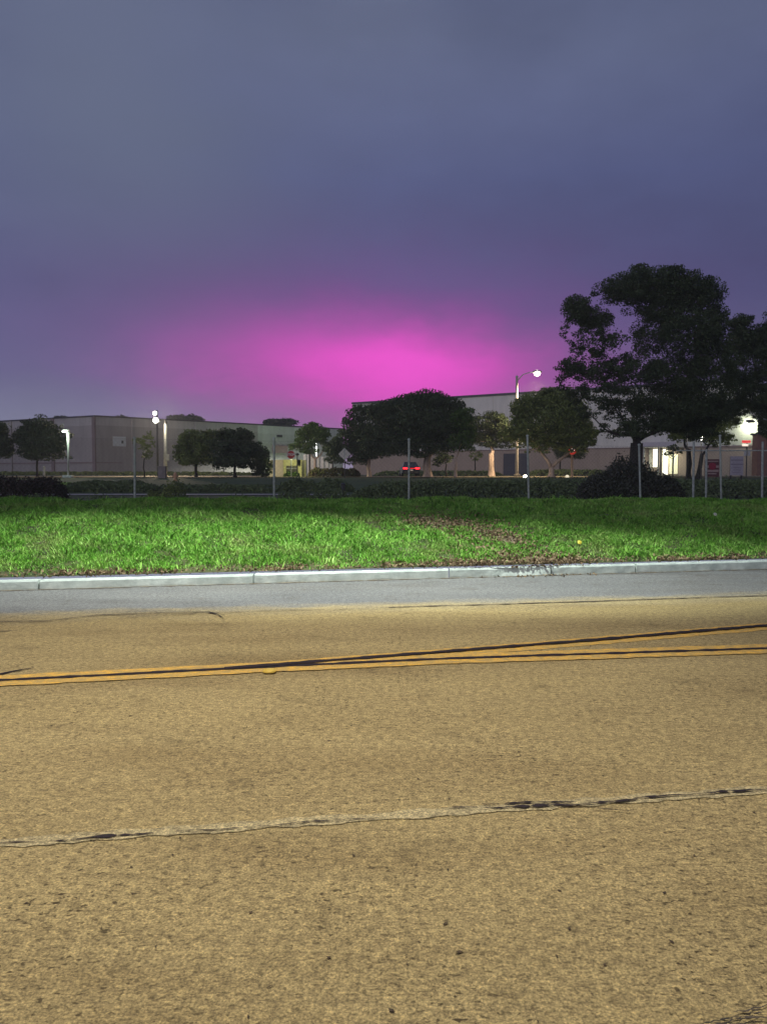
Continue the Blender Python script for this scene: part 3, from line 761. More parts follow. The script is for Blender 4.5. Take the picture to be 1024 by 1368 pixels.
# entrance with canopy
ea, eb = online(*RW, 862), online(*RW, 912)
oc = off(*RW, 3.4)
bm = BM()
zc1, zc0 = P(880, 590, 88).z, P(880, 597, 88).z
pts = [(ea + oc), (eb + oc), eb + off(*RW, .1), ea + off(*RW, .1)]
solid(bm, [tuple(p) for p in pts], zc0, zc0 + .16); 
pin = [pts[0] + (pts[1] - pts[0]) * .06 - oc * .1, pts[1] - (pts[1] - pts[0]) * .06 - oc * .1, pts[2], pts[3]]
solid(bm, [tuple(p) for p in pin], zc0 + .18, zc1)
obj('canopy', bm, pmat('canopy_white', (.55, .52, .53), (.62, .58, .6), 1, .7, 0), rw)
for f_ in (.12, .5, .88):
    q = ea.lerp(eb, f_) + oc * .9; bm = BM(); tube(bm, [(q.x, q.y, 1.0), (q.x, q.y, zc0)], .1, 10); obj('column', bm, M['polewhite'], rw)
M['lit'] = emat('lit_doorway', (1.0, 1.0, .80), 1.5)
M['litwall'] = emat('lit_wall_glow', (.95, .92, .62), .50)
panel_on(RW, 871, 879, 600, 624, 'window_lit_wall', M['lit'], rw, .12, .06)
panel_on(RW, 884, 891, 600, 634, 'door', M['lit'], rw, .12, .06)
panel_on(RW, 893, 904, 607, 633, 'window_lit_wall', M['litwall'], rw, .12, .06)  # lit stretch of wall: its light is put in as a glow
panel_on(RW, 880.3, 882.6, 598, 634, 'door_frame', M['dark'], rw, .16, .06)
panel_on(RW, 866, 869.5, 599, 634, 'window_frame', M['polewhite'], rw, .16, .06)
ld = bpy.data.lights.new('entrance_light', 'AREA'); ld.shape = 'RECTANGLE'; ld.size = 2.5; ld.size_y = 1; ld.energy = 130; ld.color = (1, .97, .72)
lo_ = bpy.data.objects.new('entrance_light', ld); COL.objects.link(lo_); q = ea.lerp(eb, .55) + oc * .5; lo_.location = (q.x, q.y, zc0 - .1); 
# flood light fixed on the wall at the right end
q = online(*RW, 1001) + off(*RW, .9); fz = P(1001, 563, q.y).z
fl = thing('flood_light', 'wall flood light high on the white siding at the far right', 'lamp', (q.x, q.y, fz))
bm = BM(); box(bm, (q.x, q.y, fz), (.8, .5, .22), 0, R(20)); obj('housing', bm, M['dark'], fl, bevel=.03)
bm = BM(); qq = online(*RW, 1001); tube(bm, [(q.x, q.y, fz), (qq.x, qq.y, fz + .1)], .04, 6); obj('bracket', bm, M['dark'], fl)
bm = BM(); box(bm, (q.x, q.y + .05, fz - .13), (.6, .3, .03)); obj('lens', bm, emat('flood_lens', (1, 1, .8), 12), fl)
ld = bpy.data.lights.new('flood', 'POINT'); ld.energy = 260; ld.color = (.95, 1, .78); ld.shadow_soft_size = .15
l_ = bpy.data.objects.new('flood', ld); COL.objects.link(l_); l_.parent = fl; l_.location = (0, 0, -.35)
# low brown building at the right margin
bb = thing('shed', 'low red brown shed just past the right end of the pale warehouse', 'building', G(1040, 80))
zs = P(1030, 581, 84).z; xs_ = P(1011, 600, 84).x
bm = BM(); box(bm, (xs_ + 3, 84.6, (zs + 1) / 2), (6.0, 1.2, zs - 1)); obj('wall', bm, pmat('red_brown_siding', (.20, .10, .08), (.26, .14, .11), 2, .8, .2), bb)
bm = BM(); box(bm, (xs_ + 3, 84.6, zs + .12), (6.3, 1.6, .2)); obj('roof', bm, M['dark'], bb)

# yellow lit enclosure
Ye = 70
c = G(380, Ye); zt_ = P(380, 614, Ye).z; zb_ = c.z - .1
enc = thing('enclosure', 'small pale yellow walled enclosure with an open front beside the stop sign', 'enclosure', c)
M['yel'] = pmat('enclosure_stucco', (.55, .53, .22), (.66, .63, .30), 1.5, .8, .2)
xa, xb, xc = P(357, 620, Ye + 2).x, P(378, 620, Ye).x, P(402, 620, Ye).x
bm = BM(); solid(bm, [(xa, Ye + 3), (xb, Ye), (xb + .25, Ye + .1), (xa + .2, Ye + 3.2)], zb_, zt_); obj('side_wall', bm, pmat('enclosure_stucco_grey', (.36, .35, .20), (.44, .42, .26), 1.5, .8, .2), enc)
bm = BM()
box(bm, ((xb + xc) / 2 + .02, Ye + .06, zt_ - .28), (xc - xb - .08, .24, .56))
obj('lintel', bm, M['yel'], enc)
bm = BM(); box(bm, (xc - .12, Ye + .1, (zb_ + zt_) / 2), (.36, .32, zt_ - zb_)); obj('pier', bm, M['yel'], enc)
bm = BM(); box(bm, (xb + .16, Ye + .1, (zb_ + zt_ - .6) / 2), (.24, .26, zt_ - .6 - zb_)); obj('pier', bm, M['yel'], enc)
bm = BM(); box(bm, ((xb + xc) / 2, Ye + 2.6, (zb_ + zt_) / 2), (xc - xb + .4, .2, zt_ - zb_)); obj('back_wall', bm, M['yel'], enc)
bm = BM()
for k in range(3): box(bm, ((xb + xc) / 2, Ye + .05, zb_ + .45 + k * .42), (xc - xb - .5, .06, .05))
obj('gate', bm, M['polewhite'], enc)
# white vehicle gate / wall behind
gt = thing('gate', 'white lit metal gate between the enclosure and the small green tree', 'gate', G(409, 84))
for k, (x0, x1) in enumerate(((405, 413), (413.8, 445))):
    a, b = G(x0, 84), G(x1, 84); z1 = P(x0, 607 if k == 0 else 610, 84).z
    bm = BM(); wallbox(bm, (a.x, a.y), (b.x, b.y), .9, z1, .12); obj('gate_leaf', bm, M['white'], gt)
    bm = BM()
    for j in range(1, 5 if k else 2):
        x = a.x + (b.x - a.x) * j / (5 if k else 2); box(bm, (x, a.y - .04, (z1 + 1) / 2), (.05, .05, z1 - 1))
    obj('gate_rib', bm, M['galv'], gt)
bm = BM()
a = G(413.4, 83.6); tube(bm, [(a.x, a.y, .9), (a.x, a.y, P(413, 603, 84).z)], .1, 8); obj('post', bm, M['dark'], gt)

# ------------------------------------------------------------------ lamps
def light_at(parent, loc, e, col, rad=.2, typ='POINT', spot=None):
    ld = bpy.data.lights.new('bulb', typ); ld.energy = e; ld.color = col; ld.shadow_soft_size = rad
    o = bpy.data.objects.new('bulb', ld); COL.objects.link(o); o.parent = parent; o.location = Vector(loc) - wloc(parent)
    return o
M['lampwarm'] = emat('lamp_lens_warm', (1.0, .90, .70), 9)
M['lampwhite'] = emat('lamp_lens_white', (.93, 1.0, .93), 14)
def cobra(label, base, top, head, energy, col, lens_r, mat, soft=.3, group='street lamps', cone=160, blend=.5, tilt=0, wide=1, polemat=None):
    r = thing('street_lamp', label, 'street lamp', base, group)
    bm = BM(); tube(bm, [base - Vector((0, 0, .1)), base + Vector((0, 0, .5)), top], [.19, .15, .10], 12)
    obj('pole', bm, polemat or M['pole'], r, smooth=True)
    bm = BM(); box(bm, base + Vector((0, 0, .12)), (.5, .5, .3)); obj('base', bm, M['pole'], r, bevel=.03)
    bm = BM(); lathe(bm, top, [(.13, -.02), (.13, .08), (.05, .16)], 10); obj('cap', bm, M['galv'], r)
    bm = BM(); d = head - top
    tube(bm, [top - Vector((0, 0, .35)), top + d * .3 + Vector((0, 0, .12)), top + d * .65 + Vector((0, 0, .18)), head + Vector((0, 0, .08)) - d.normalized() * .2], [.045, .042, .038, .035], 8)
    obj('arm', bm, M['galv'], r, smooth=True)
    bm = BM(); ball(bm, head + Vector((0, 0, .10)), (.42, .24, .13)); obj('lamp_head', bm, M['galv'], r, smooth=True)
    bm = BM(); ball(bm, head - Vector((0, 0, .03)), (lens_r, lens_r * .9, lens_r * .9)); obj('lens', bm, mat, r, smooth=True)
    sp = light_at(r, head - Vector((0, 0, lens_r + .12)), energy, col, soft, 'SPOT')
    sp.data.spot_size = R(cone); sp.data.spot_blend = blend; sp.rotation_euler = (R(tilt), 0, 0); sp.scale = (wide, 1, 1)
    return r
b_ = G(690, 69)
cobra('tall street lamp with a curved arm left of the giant tree', b_, P(690, 504, 69), P(717, 498, 69), 9500, (1, .76, .50), .30, M['lampwarm'], cone=150, blend=.9)
# near street lamp on the camera's side of the road
nb = Vector((-4.6, -1.6, 0)); nh = Vector((-1.5, 4.6, 8.2))
cobra('street lamp on the near side of the road lighting the asphalt', nb, Vector((-4.6, -1.6, 8.0)), nh, 2300, (1.0, .955, .86), .16, M['lampwarm'], .12, cone=104, blend=.8, tilt=3)
# unseen cool lamp added over the far kerb to brighten the verge
fb = Vector((-7.6, ky(-7.6, .7), gz(-7.6, ky(-7.6, .7))))
cobra('unseen cool white street lamp added on the far kerb to light the verge', fb, fb + Vector((0, 0, 8.6)), Vector((-.2, 10.7, 9.6)), 7200, (.90, 1.0, .93), .16, M['lampwhite'], .1, cone=43, blend=.9, tilt=4, wide=3.3)
# pale street pole on the left beside the twin flood lamps
b_ = G(221, 70)
r = thing('utility_pole', 'pale brightly lit pole beside the twin flood lamps', 'pole', b_)
bm = BM(); tube(bm, [b_, P(221, 566, 70)], [.17, .12], 12); obj('pole', bm, M['polewhite'], r, smooth=True)
bm = BM(); lathe(bm, P(221, 566, 70), [(.14, 0), (.14, .15), (.04, .35)], 10); obj('cap', bm, M['dark'], r)
bm = BM(); box(bm, P(223.5, 611, 70), (.3, .25, .55)); obj('meter_box', bm, M['polewhite'], r, bevel=.02)
b_ = G(211, 72)
r = thing('flood_lamp', 'slim dark pole carrying two stacked bright flood lamps', 'lamp', b_)
tp = P(209.5, 548, 72); bm = BM(); tube(bm, [b_, (b_.x, b_.y, tp.z)], [.1, .07], 10); obj('pole', bm, M['dark'], r, smooth=True)
for (x, y, rr_) in ((207, 552, .20), (208, 561.5, .27)):
    p = P(x, y, 71.5); bm = BM()
    tube(bm, [p + Vector((0, .3, 0)), p + Vector((0, .12, 0)), p], [.12, rr_ * .9, rr_ * 1.08], 14); h = obj('lamp_head', bm, M['dark'], r)
    bm = BM(); tube(bm, [p + Vector((0, .02, 0)), p - Vector((0, .05, 0))], [rr_ * .98, rr_ * .8], 14); obj('lens', bm, emat('flood_bulb_warm', (1, .93, .78), 12), r)
light_at(r, P(215.5, 565, 69.3), 110, (1, .84, .62), .2)
light_at(r, P(211, 561, 74.5), 5500, (1, .80, .58), .3)
# left LED lamp
b_ = G(91, 60)
r = thing('street_lamp', 'short pale green LED lamp post in front of the dark left tree', 'street lamp', b_, 'street lamps')
bm = BM(); tube(bm, [b_, P(91.5, 600, 60), P(91, 577, 60)], [.06, .08, .13], 12); obj('pole', bm, M['polewhite'], r, smooth=True)
bm = BM(); box(bm, P(88.5, 575.0, 60), (.42, .3, .10), 0); obj('lamp_head', bm, M['polewhite'], r, bevel=.03)
bm = BM(); box(bm, P(86, 575.5, 59.8) - Vector((0, 0, .05)), (.24, .25, .12)); obj('lens', bm, M['lampwhite'], r, bevel=.04)
bm = BM(); box(bm, b_ + Vector((0, 0, .1)), (.7, .5, .2)); obj('base', bm, M['kerb'], r, bevel=.03)
light_at(r, P(84.5, 578.5, 59.0), 120, (.75, 1, .80), .1)
# lanterns hanging among the right trees
for (x, y, Y, lb) in ((917, 569, 50, 'bright oval lamp glowing high among the leaves of the right trees'), (936, 585, 50, 'small bright lamp on a thin post lower beside the leaning trunk')):
    b_ = G(x, Y); p = P(x, y, Y); r = thing('lamp_post', lb, 'lamp', b_)
    bm = BM(); tube(bm, [b_, p], [.05, .035], 8); obj('post', bm, M['dark'], r)
    bm = BM(); ball(bm, p, (.085, .085, .18)); obj('lamp_globe', bm, emat('globe_glow', (1, .97, .9), 8), r, smooth=True)
    light_at(r, p - Vector((0, .3, 0)), 40, (1, .95, .75), .15)
# ground lights
for (x, Y, st_, rr_, lb) in ((701, 62, 10, .16, 'bright low ground light beside the street lamp pole'), (757, 62, .9, .16, 'dim yellowish ground light beside the red and white sign')):
    b_ = P(x, 637, Y); g_ = G(x, Y); r = thing('ground_light', lb, 'lamp', g_)
    bm = BM(); tube(bm, [g_, b_ + Vector((0, .1, 0))], .04, 8); obj('stake', bm, M['dark'], r)
    bm = BM(); tube(bm, [b_ + Vector((0, .3, 0)), b_ + Vector((0, -.02, .0))], [rr_ * .6, rr_ * 1.1], 12); obj('housing', bm, M['dark'], r)
    bm = BM(); tube(bm, [b_ + Vector((0, -.02, 0)), b_ + Vector((0, -.08, 0))], [rr_, rr_ * .8], 12); obj('lens', bm, emat('spot_lens', (1, .88, .62), st_), r)
    if st_ > 5: light_at(r, b_ + Vector((0, -.3, .2)), 40, (1, .85, .6), .1)
# unseen lamp added behind the trees to light the left warehouse's far end
b_ = G(423, 138)
cobra('unseen street lamp added behind the small lit green tree', b_, P(423, 590, 138), P(412, 586, 138), 22000, (.95, 1, .88), .2, M['lampwhite'], .3, cone=165, blend=.3, polemat=M['dark'])
b_ = G(385, 74)
r = thing('lamp_post', 'short lamp post hidden by the tree next to the yellow enclosure', 'lamp', G(397, 66))
p = P(397, 607, 66); bm = BM(); tube(bm, [G(397, 66), p], .05, 8); obj('post', bm, M['dark'], r)
bm = BM(); ball(bm, p, (.16, .16, .12)); obj('lamp_head', bm, M['dark'], r)
light_at(r, p + Vector((.0, .4, -.15)), 260, (1, 1, .55), .1)

# ------------------------------------------------------------------ signs
def octagon(bm, c, r, th, n=8):
    pts = [(c.x + r * math.cos(math.pi / 8 + k * math.pi / 4), c.z + r * math.sin(math.pi / 8 + k * math.pi / 4)) for k in range(8)]
    prism_y(bm, pts, c.y, c.y + th); return bm
def text_mesh(body, size, loc, mat, parent, name='lettering'):
    cu = bpy.data.curves.new('t', 'FONT'); cu.body = body; cu.size = size; cu.align_x = 'CENTER'; cu.align_y = 'CENTER'; cu.extrude = .006; cu.offset = .01
    o = bpy.data.objects.new('t', cu); COL.objects.link(o); bpy.context.view_layer.update()
    me = bpy.data.meshes.new_from_object(o); bpy.data.objects.remove(o)
    me.transform(Matrix.Rotation(math.pi / 2, 4, 'X'))
    q = link_obj(name, me, mat, parent); q.location = Vector(loc) - wloc(parent); return q
b_ = G(389, 66); c = P(388.5, 607.5, 65.9)
r = thing('stop_sign', 'red octagonal stop sign in front of the yellow enclosure', 'sign', b_)
bm = BM(); tube(bm, [b_, (c.x, b_.y, c.z + .3)], .04, 8); obj('post', bm, M['galv'], r)
bm = BM(); octagon(bm, c, .38, .02); obj('sign_border', bm, M['white'], r)
bm = BM(); octagon(bm, c - Vector((0, .012, 0)), .35, .01); obj('sign_face', bm, M['red'], r)
text_mesh('STOP', .26, (c.x, c.y - .022, c.z), M['white'], r)
# diamond sign
b_ = G(460.5, 58); c = P(460, 606.5, 57.9)
r = thing('diamond_sign', 'pale diamond shaped road sign on a dark post left of the biggest centre tree', 'sign', b_)
bm = BM(); tube(bm, [b_, (c.x, b_.y, c.z + .4)], .035, 8); obj('post', bm, M['dark'], r)
s_ = .46; bm = BM(); prism_y(bm, [(c.x - s_, c.z), (c.x, c.z - s_), (c.x + s_, c.z), (c.x, c.z + s_)], c.y, c.y + .02)
obj('sign_face', bm, pmat('sign_pale_back', (.70, .66, .55), (.8, .75, .64), 3, .5, 0), r)
bm = BM(); box(bm, c - Vector((0, .02, 0)), (.05, .03, .86)); obj('bracket', bm, M['galv'], r)
# post and chunky dark stem in front of it
b_ = G(458, 30); bm = BM(); t0 = P(458, 648, 30); tube(bm, [b_, t0], [.09, .08], 8); lathe(bm, t0, [(.1, 0), (.1, .05), (.03, .09)], 8)
tag(obj('bollard', bm, M['dark']), 'short dark bollard below the diamond sign', 'bollard')
# small red / white sign on a pale post
b_ = G(763.5, 64); c = P(764, 602, 63.8)
r = thing('road_sign', 'small round red sign with a white middle on a pale post under the trees', 'sign', b_)
bm = BM(); tube(bm, [b_, c + Vector((0, .12, 0))], .1, 10); obj('post', bm, M['barklit'], r)
bm = BM(); tube(bm, [c, c + Vector((0, .04, 0))], .33, 20); obj('sign_face', bm, emat('sign_red_emit', (.8, .04, .03), .4), r)  # glow put into the sign's faces; the sign is no lamp
bm = BM(); box(bm, c - Vector((0, .02, -.02)), (.34, .03, .30)); obj('sign_middle', bm, emat('sign_white_emit', (1, .85, .75), 1.6), r, bevel=.01)
# red and white sign at far right
b_ = G(996, 62); c = P(996, 590, 61.8)
r = thing('shop_sign', 'flat red and white sign on a dark post before the lit siding', 'sign', b_)
bm = BM(); tube(bm, [b_, (b_.x, b_.y, c.z)], .05, 8); obj('post', bm, M['dark'], r)
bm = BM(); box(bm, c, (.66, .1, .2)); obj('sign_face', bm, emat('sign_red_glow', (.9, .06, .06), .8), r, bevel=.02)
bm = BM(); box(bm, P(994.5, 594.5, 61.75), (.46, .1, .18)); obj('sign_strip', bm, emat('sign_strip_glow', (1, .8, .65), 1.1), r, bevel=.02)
bm = BM(); box(bm, P(999.5, 605.5, 61.8), (.2, .06, .42)); box(bm, P(994.5, 605.5, 61.8), (.2, .06, .42)); obj('notice', bm, M['white'], r)
# two ground signs behind the second fence
Ys = 36
def board(x0, x1, y0, y1, Y, name, label, face, lines, ex=None):
    a, b = P(x0, y0, Y), P(x1, y1, Y); g0 = G((x0 + x1) / 2, Y)
    r = thing(name, label, 'sign', g0)
    w, h = b.x - a.x, a.z - b.z; cx, cz = (a.x + b.x) / 2, (a.z + b.z) / 2
    bm = BM(); box(bm, (cx, Y, cz), (w, .05, h)); obj('sign_face', bm, face, r, bevel=.008)
    for s in (-1, 1):
        bm = BM(); zt2 = cz + h / 2 - .03; box(bm, (cx + s * w * .42, Y + .06, (zt2 + g0.z) / 2), (.07, .06, zt2 - g0.z)); obj('post', bm, M['dark'], r)
    for (yy, ww, hh, mt, dx) in lines:
        bm = BM(); box(bm, (cx + dx * w, Y - .03, cz + (.5 - yy) * h), (w * ww, .012, h * hh)); obj('printed_line', bm, mt, r)
    return r, cx, cz, w, h
M['maroon'] = pmat('maroon_board', (.10, .030, .036), (.13, .040, .046), 3, .6, 0)
M['pinkline'] = pmat('pale_pink_print', (.42, .30, .28), (.48, .34, .32), 4, .6, 0)
r, cx, cz, w, h = board(941, 959.5, 613.5, 637, Ys, 'sign_board', 'dark maroon sign board with pale bands and a red emblem', M['maroon'],
      [(.12, .85, .06, M['pinkline'], 0), (.42, .92, .13, M['pinkline'], 0), (.66, .9, .13, M['pinkline'], 0), (.82, .6, .07, M['pinkline'], 0)])
bm = BM(); q = Vector((cx, Ys - .06, cz + h * .1)); tube(bm, [q, q + Vector((0, .03, 0))], .17, 16); obj('emblem', bm, pmat('emblem_red', (.30, .02, .05), (.36, .03, .07), 5, .6, 0), r)
M['lav'] = pmat('pale_lavender_board', (.42, .38, .44), (.48, .44, .50), 3, .6, 0); M['lavd'] = pmat('grey_print', (.24, .21, .27), (.28, .25, .3), 4, .6, 0)
board(975, 991.5, 609.5, 635, Ys, 'sign_board', 'pale lavender sign board with faint grey lines of print', M['lav'],
      [(.2, .95, .05, M['lavd'], 0), (.42, 1.0, .05, M['lavd'], 0), (.60, .6, .03, M['lavd'], 0), (.72, .6, .03, M['lavd'], 0), (.84, .65, .03, M['lavd'], -.02)])

# hydrant, cabinets
b_ = G(234, 52)
r = thing('fire_hydrant', 'small orange lit fire hydrant at the foot of the pale pole', 'fire hydrant', b_)
M['hyd'] = pmat('hydrant_paint', (.60, .33, .18), (.7, .4, .22), 8, .5, 0)
bm = BM(); lathe(bm, b_, [(.16, 0), (.16, .05), (.11, .06), (.10, .42), (.13, .43), (.13, .47), (.10, .52), (.05, .60), (.02, .62)], 12); obj('barrel', bm, M['hyd'], r)
for s in (-1, 1):
    bm = BM(); tube(bm, [b_ + Vector((0, 0, .32)), b_ + Vector((s * .19, 0, .32))], [.05, .06], 8); obj('nozzle', bm, M['hyd'], r)
b_ = G(217, 58); bm = BM(); box(bm, b_ + Vector((0, 0, .42)), (.55, .5, .84)); box(bm, b_ + Vector((0, 0, .87)), (.62, .57, .06)); box(bm, b_ + Vector((.1, -.27, .45)), (.02, .04, .6))
tag(obj('utility_cabinet', bm, pmat('cabinet_grey', (.24, .20, .19), (.3, .26, .24), 4, .6, 0), bevel=.01), 'grey utility cabinet at the foot of the slim dark pole', 'cabinet')
b_ = G(84, 42); bm = BM(); zt2 = P(84, 645.5, 42).z; box(bm, (b_.x, b_.y, (zt2 + b_.z) / 2), (.66, .5, zt2 - b_.z)); box(bm, (b_.x, b_.y, zt2 + .03), (.72, .56, .05)); box(bm, (b_.x, b_.y - .26, (zt2 + b_.z) / 2), (.03, .04, .4))
tag(obj('utility_box', bm, pmat('box_lime', (.22, .40, .06), (.28, .48, .09), 4, .6, 0), bevel=.01), 'lime green utility box below the left lamp post', 'utility box')
b_ = G(59, 62); bm = BM(); tube(bm, [b_, b_ + Vector((0, 0, .8))], .09, 10); lathe(bm, b_ + Vector((0, 0, .8)), [(.11, 0), (.11, .06), (.03, .12)], 10)
tag(obj('bollard', bm, M['pole']), 'short pale bollard under the dark left tree', 'bollard')

# ------------------------------------------------------------------ car
def car(label, base, rz, scale=1.0):
    r = thing('parked_car', label, 'car', base); r.rotation_euler = (0, 0, rz)
    def cobj(name, bm, mat, parent=r, bevel=0, smooth=False):
        if bevel: bmesh.ops.bevel(bm, geom=list(bm.edges), offset=bevel, segments=2, affect='EDGES')
        bmesh.ops.recalc_face_normals(bm, faces=bm.faces)
        me = bpy.data.meshes.new(name); bm.to_mesh(me); bm.free()
        if smooth:
            for p in me.polygons: p.use_smooth = True
        return link_obj(name, me, mat, parent)
    def loft(secs):
        bm = BM(); rings = [[bm.verts.new(p) for p in s] for s in secs]
        for i in range(len(rings) - 1):
            n = len(rings[i])
            for k in range(n): bm.faces.new((rings[i][k], rings[i][(k + 1) % n], rings[i + 1][(k + 1) % n], rings[i + 1][k]))
        bm.faces.new(rings[0][::-1]); bm.faces.new(rings[-1]); return bm
    # length along +Y (front), rear at y=-2.2 facing the camera
    def sec(y, w, zl, zh): return [(-w, y, zl + .1), (-w * .9, y, zl), (w * .9, y, zl), (w, y, zl + .1), (w, y, zh - .14), (w * .92, y, zh), (-w * .92, y, zh), (-w, y, zh - .14)]
    cobj('body', loft([sec(-2.25, .78, .40, .90), sec(-2.1, .87, .30, .98), (sec(-1.2, .9, .25, .98)), sec(.8, .9, .25, .95), sec(1.8, .88, .28, .84), sec(2.2, .72, .36, .68)]), M['carblue'], smooth=False, bevel=.02)
    def sec2(y, w, zl, zh, wt): return [(-w, y, zl), (w, y, zl), (wt, y, zh), (-wt, y, zh)]
    cobj('windows', loft([sec2(-1.75, .80, .93, .97, .78), sec2(-1.0, .80, .93, 1.38, .60), sec2(.3, .80, .93, 1.40, .62), sec2(1.15, .80, .9, .95, .78)]), M['glass'])
    cobj('roof', loft([sec2(-1.0, .61, 1.385, 1.43, .56), sec2(.3, .63, 1.405, 1.45, .58)]), M['carblue'], bevel=.01)
    for s in (-1, 1):
        for y in (-1.35, 1.35):
            bm = BM(); tube(bm, [(s * .72, y, .32), (s * .92, y, .32)], .32, 18); w_ = cobj('wheel', bm, M['rubber'])
            bm = BM(); tube(bm, [(s * .90, y, .32), (s * .93, y, .32)], .19, 14); cobj('rim', bm, M['galv'], w_)
        bm = BM(); box(bm, (s * .60, -2.25, .80), (.42, .08, .16)); cobj('tail_light', bm, emat('tail_glow', (1, .02, .03), 3.5), bevel=.02)
    bm = BM(); box(bm, (0, -2.27, .80), (.78, .06, .05)); cobj('light_bar', bm, emat('bar_glow', (1, .02, .03), 1.2))
    bm = BM(); box(bm, (0, -2.28, .42), (1.5, .12, .2)); cobj('bumper', bm, M['dark'], bevel=.03)
    bm = BM(); box(bm, (0, -2.285, .62), (.34, .03, .14)); cobj('licence_plate', bm, M['white'])
    return r
car('blue car with glowing red tail lights behind the middle fence post', G(547.5, 76) + Vector((0, 2.2, .0)), R(3))

# ------------------------------------------------------------------ trees
LD, LG, LO = M['leafdark'], M['leafgreen'], M['leafolive']
BK, BP = M['bark'], M['barklit']
tree('giant_tree', 'giant dark tree towering over everything on the right', 'tree', 850, 42,
     [(872, 380, 40, 25, 0, 1.5), (832, 388, 34, 24, -.3, 1.5), (915, 382, 34, 24, .3, 1.5), (942, 400, 22, 28, 0, 1.5), (767, 414, 22, 20, -.3, 1.6), (796, 424, 28, 20, .5, 1.2), (893, 412, 44, 26, .4, 1.3),
      (808, 458, 24, 20, -.6, .8), (786, 455, 22, 18, .2, .7), (872, 450, 26, 30, .6, .8), (915, 450, 44, 38, -.4, 1.2), (952, 450, 28, 34, .4, 1.0), (800, 490, 34, 24, .3, .8), (762, 492, 20, 15, -.2, 1.2),
      (850, 500, 38, 30, -.3, .9), (905, 505, 44, 34, .5, 1.3), (950, 505, 34, 36, -.3, 1.1), (765, 522, 24, 14, .2, .6), (812, 528, 36, 20, -.2, .7), (870, 545, 34, 24, .2, 1.2), (915, 545, 40, 26, 0, 1.5), (955, 548, 30, 24, .3, 1.2),
      (848, 572, 24, 16, 0, 1.2), (885, 570, 24, 11, -.2, 1.1), (748, 508, 12, 9, 0, .6), (752, 440, 9, 12, 0, .5), (862, 412, 14, 10, 0, .8),
      (842, 484, 26, 18, 1.0, .7), (815, 500, 30, 22, 1.2, .7), (785, 525, 24, 18, 1, .6), (835, 545, 26, 20, 1, .8), (822, 575, 22, 14, .8, .45), (905, 565, 34, 14, .6, 1.3), (940, 575, 26, 14, .4, 1.1),
      (790, 550, 26, 12, .6, .4), (855, 360, 16, 8, 0, 1), (897, 362, 20, 9, 0, 1.1), (958, 425, 16, 22, 0, 1.1), (968, 480, 18, 24, 0, 1.0), (773, 470, 14, 12, 0, .5), (760, 455, 8, 6, 0, .4)],
     2300, .058, .42, 592, LD, BK, 21)
tree('large_tree', 'tall dark tree cut off by the right edge of the picture', 'tree', 1046, 47,
     [(988, 436, 15, 17, 0, 1.4), (985, 460, 18, 20, 0, 1.1), (1015, 452, 26, 20, .4, 1.3), (1045, 450, 34, 30, 0, 1.2), (1003, 490, 32, 24, -.3, .9), (1045, 500, 42, 34, .3, 1), (985, 520, 24, 26, .2, .9), (1018, 535, 34, 26, 0, 1), (1060, 545, 36, 30, 0, 1),
      (980, 546, 22, 12, .2, 1.1), (1040, 570, 22, 20, .3, 1.1), (1085, 490, 36, 40, 0, 1), (1075, 450, 28, 26, 0, 1)], 2000, .065, .3, 590, LD, BK, 22)
tree('small_tree', 'leafy tree with a leaning trunk under the right part of the giant tree', 'tree', 931, 54,
     [(915, 578, 18, 13), (938, 574, 22, 15), (960, 580, 18, 14), (972, 588, 9, 9, 0, .7), (950, 588, 14, 8, 0, .6), (955, 565, 24, 12)], 1300, .08, .16, 606, LO, BK, 23, lean=6)
tree('small_tree', 'thin trunked tree just left of the leaning trunk', 'tree', 919, 56,
     [(912, 572, 14, 10), (925, 566, 16, 11), (900, 575, 11, 8)], 1300, .08, .17, 600, LO, BK, 24)
tree('small_tree', 'scraggly small dark tree overlapping the entrance canopy', 'tree', 898, 66, [(897, 600, 8, 6, 0, .8), (890, 606, 7, 4, 0, .6), (906, 603, 7, 4, 0, .6)], 500, .12, .05, 612, LD, BK, 25)
C3 = 'broad trees along the far lawn'
tree('broad_tree', 'wide dark domed tree in the centre with an orange lit trunk', 'tree', 571, 64,
     [(571, 538, 30, 18, 0, 1.4), (540, 546, 32, 18, .5, 1.3), (510, 548, 20, 13, 0, 1.3), (600, 545, 22, 15, 0, 1.3), (560, 565, 44, 22, -.8, 1.3), (610, 566, 22, 18, 0, 1.3), (524, 572, 36, 22, .5, 1.3), (590, 586, 34, 20, 0, 1.2), (545, 592, 36, 18, -.5, 1.2), (505, 590, 28, 20, .3, 1.2), (620, 580, 17, 17, -.6, 1.1)], 1150, .095, .34, 610, LD, BP, 31, group=C3)
tree('broad_tree', 'dark ragged tree joined to the left side of the centre tree', 'tree', 493, 66,
     [(490, 552, 22, 12, 0, 1), (472, 562, 14, 10, 0, .8), (480, 580, 26, 18, 0, 1.2), (500, 600, 30, 13, 0, 1.1), (462, 595, 20, 16, 0, 1), (446, 600, 13, 12, 0, .8), (466, 552, 6, 4, 0, .6), (478, 612, 20, 9, 0, .9)], 1150, .095, .17, 612, LD, BP, 32, group=C3)
tree('broad_tree', 'short added tree giving the dark centre tree a lit light green right edge', 'tree', 608, 62,
     [(618, 560, 17, 16, 0, 1), (625, 578, 12, 15, 0, 1.1), (615, 592, 18, 12, 0, 1)], 1150, .095, .12, 612, M['leafgreen'], BP, 33, group=C3)  # lamp light on the centre tree's edge, put in as lighter leaves
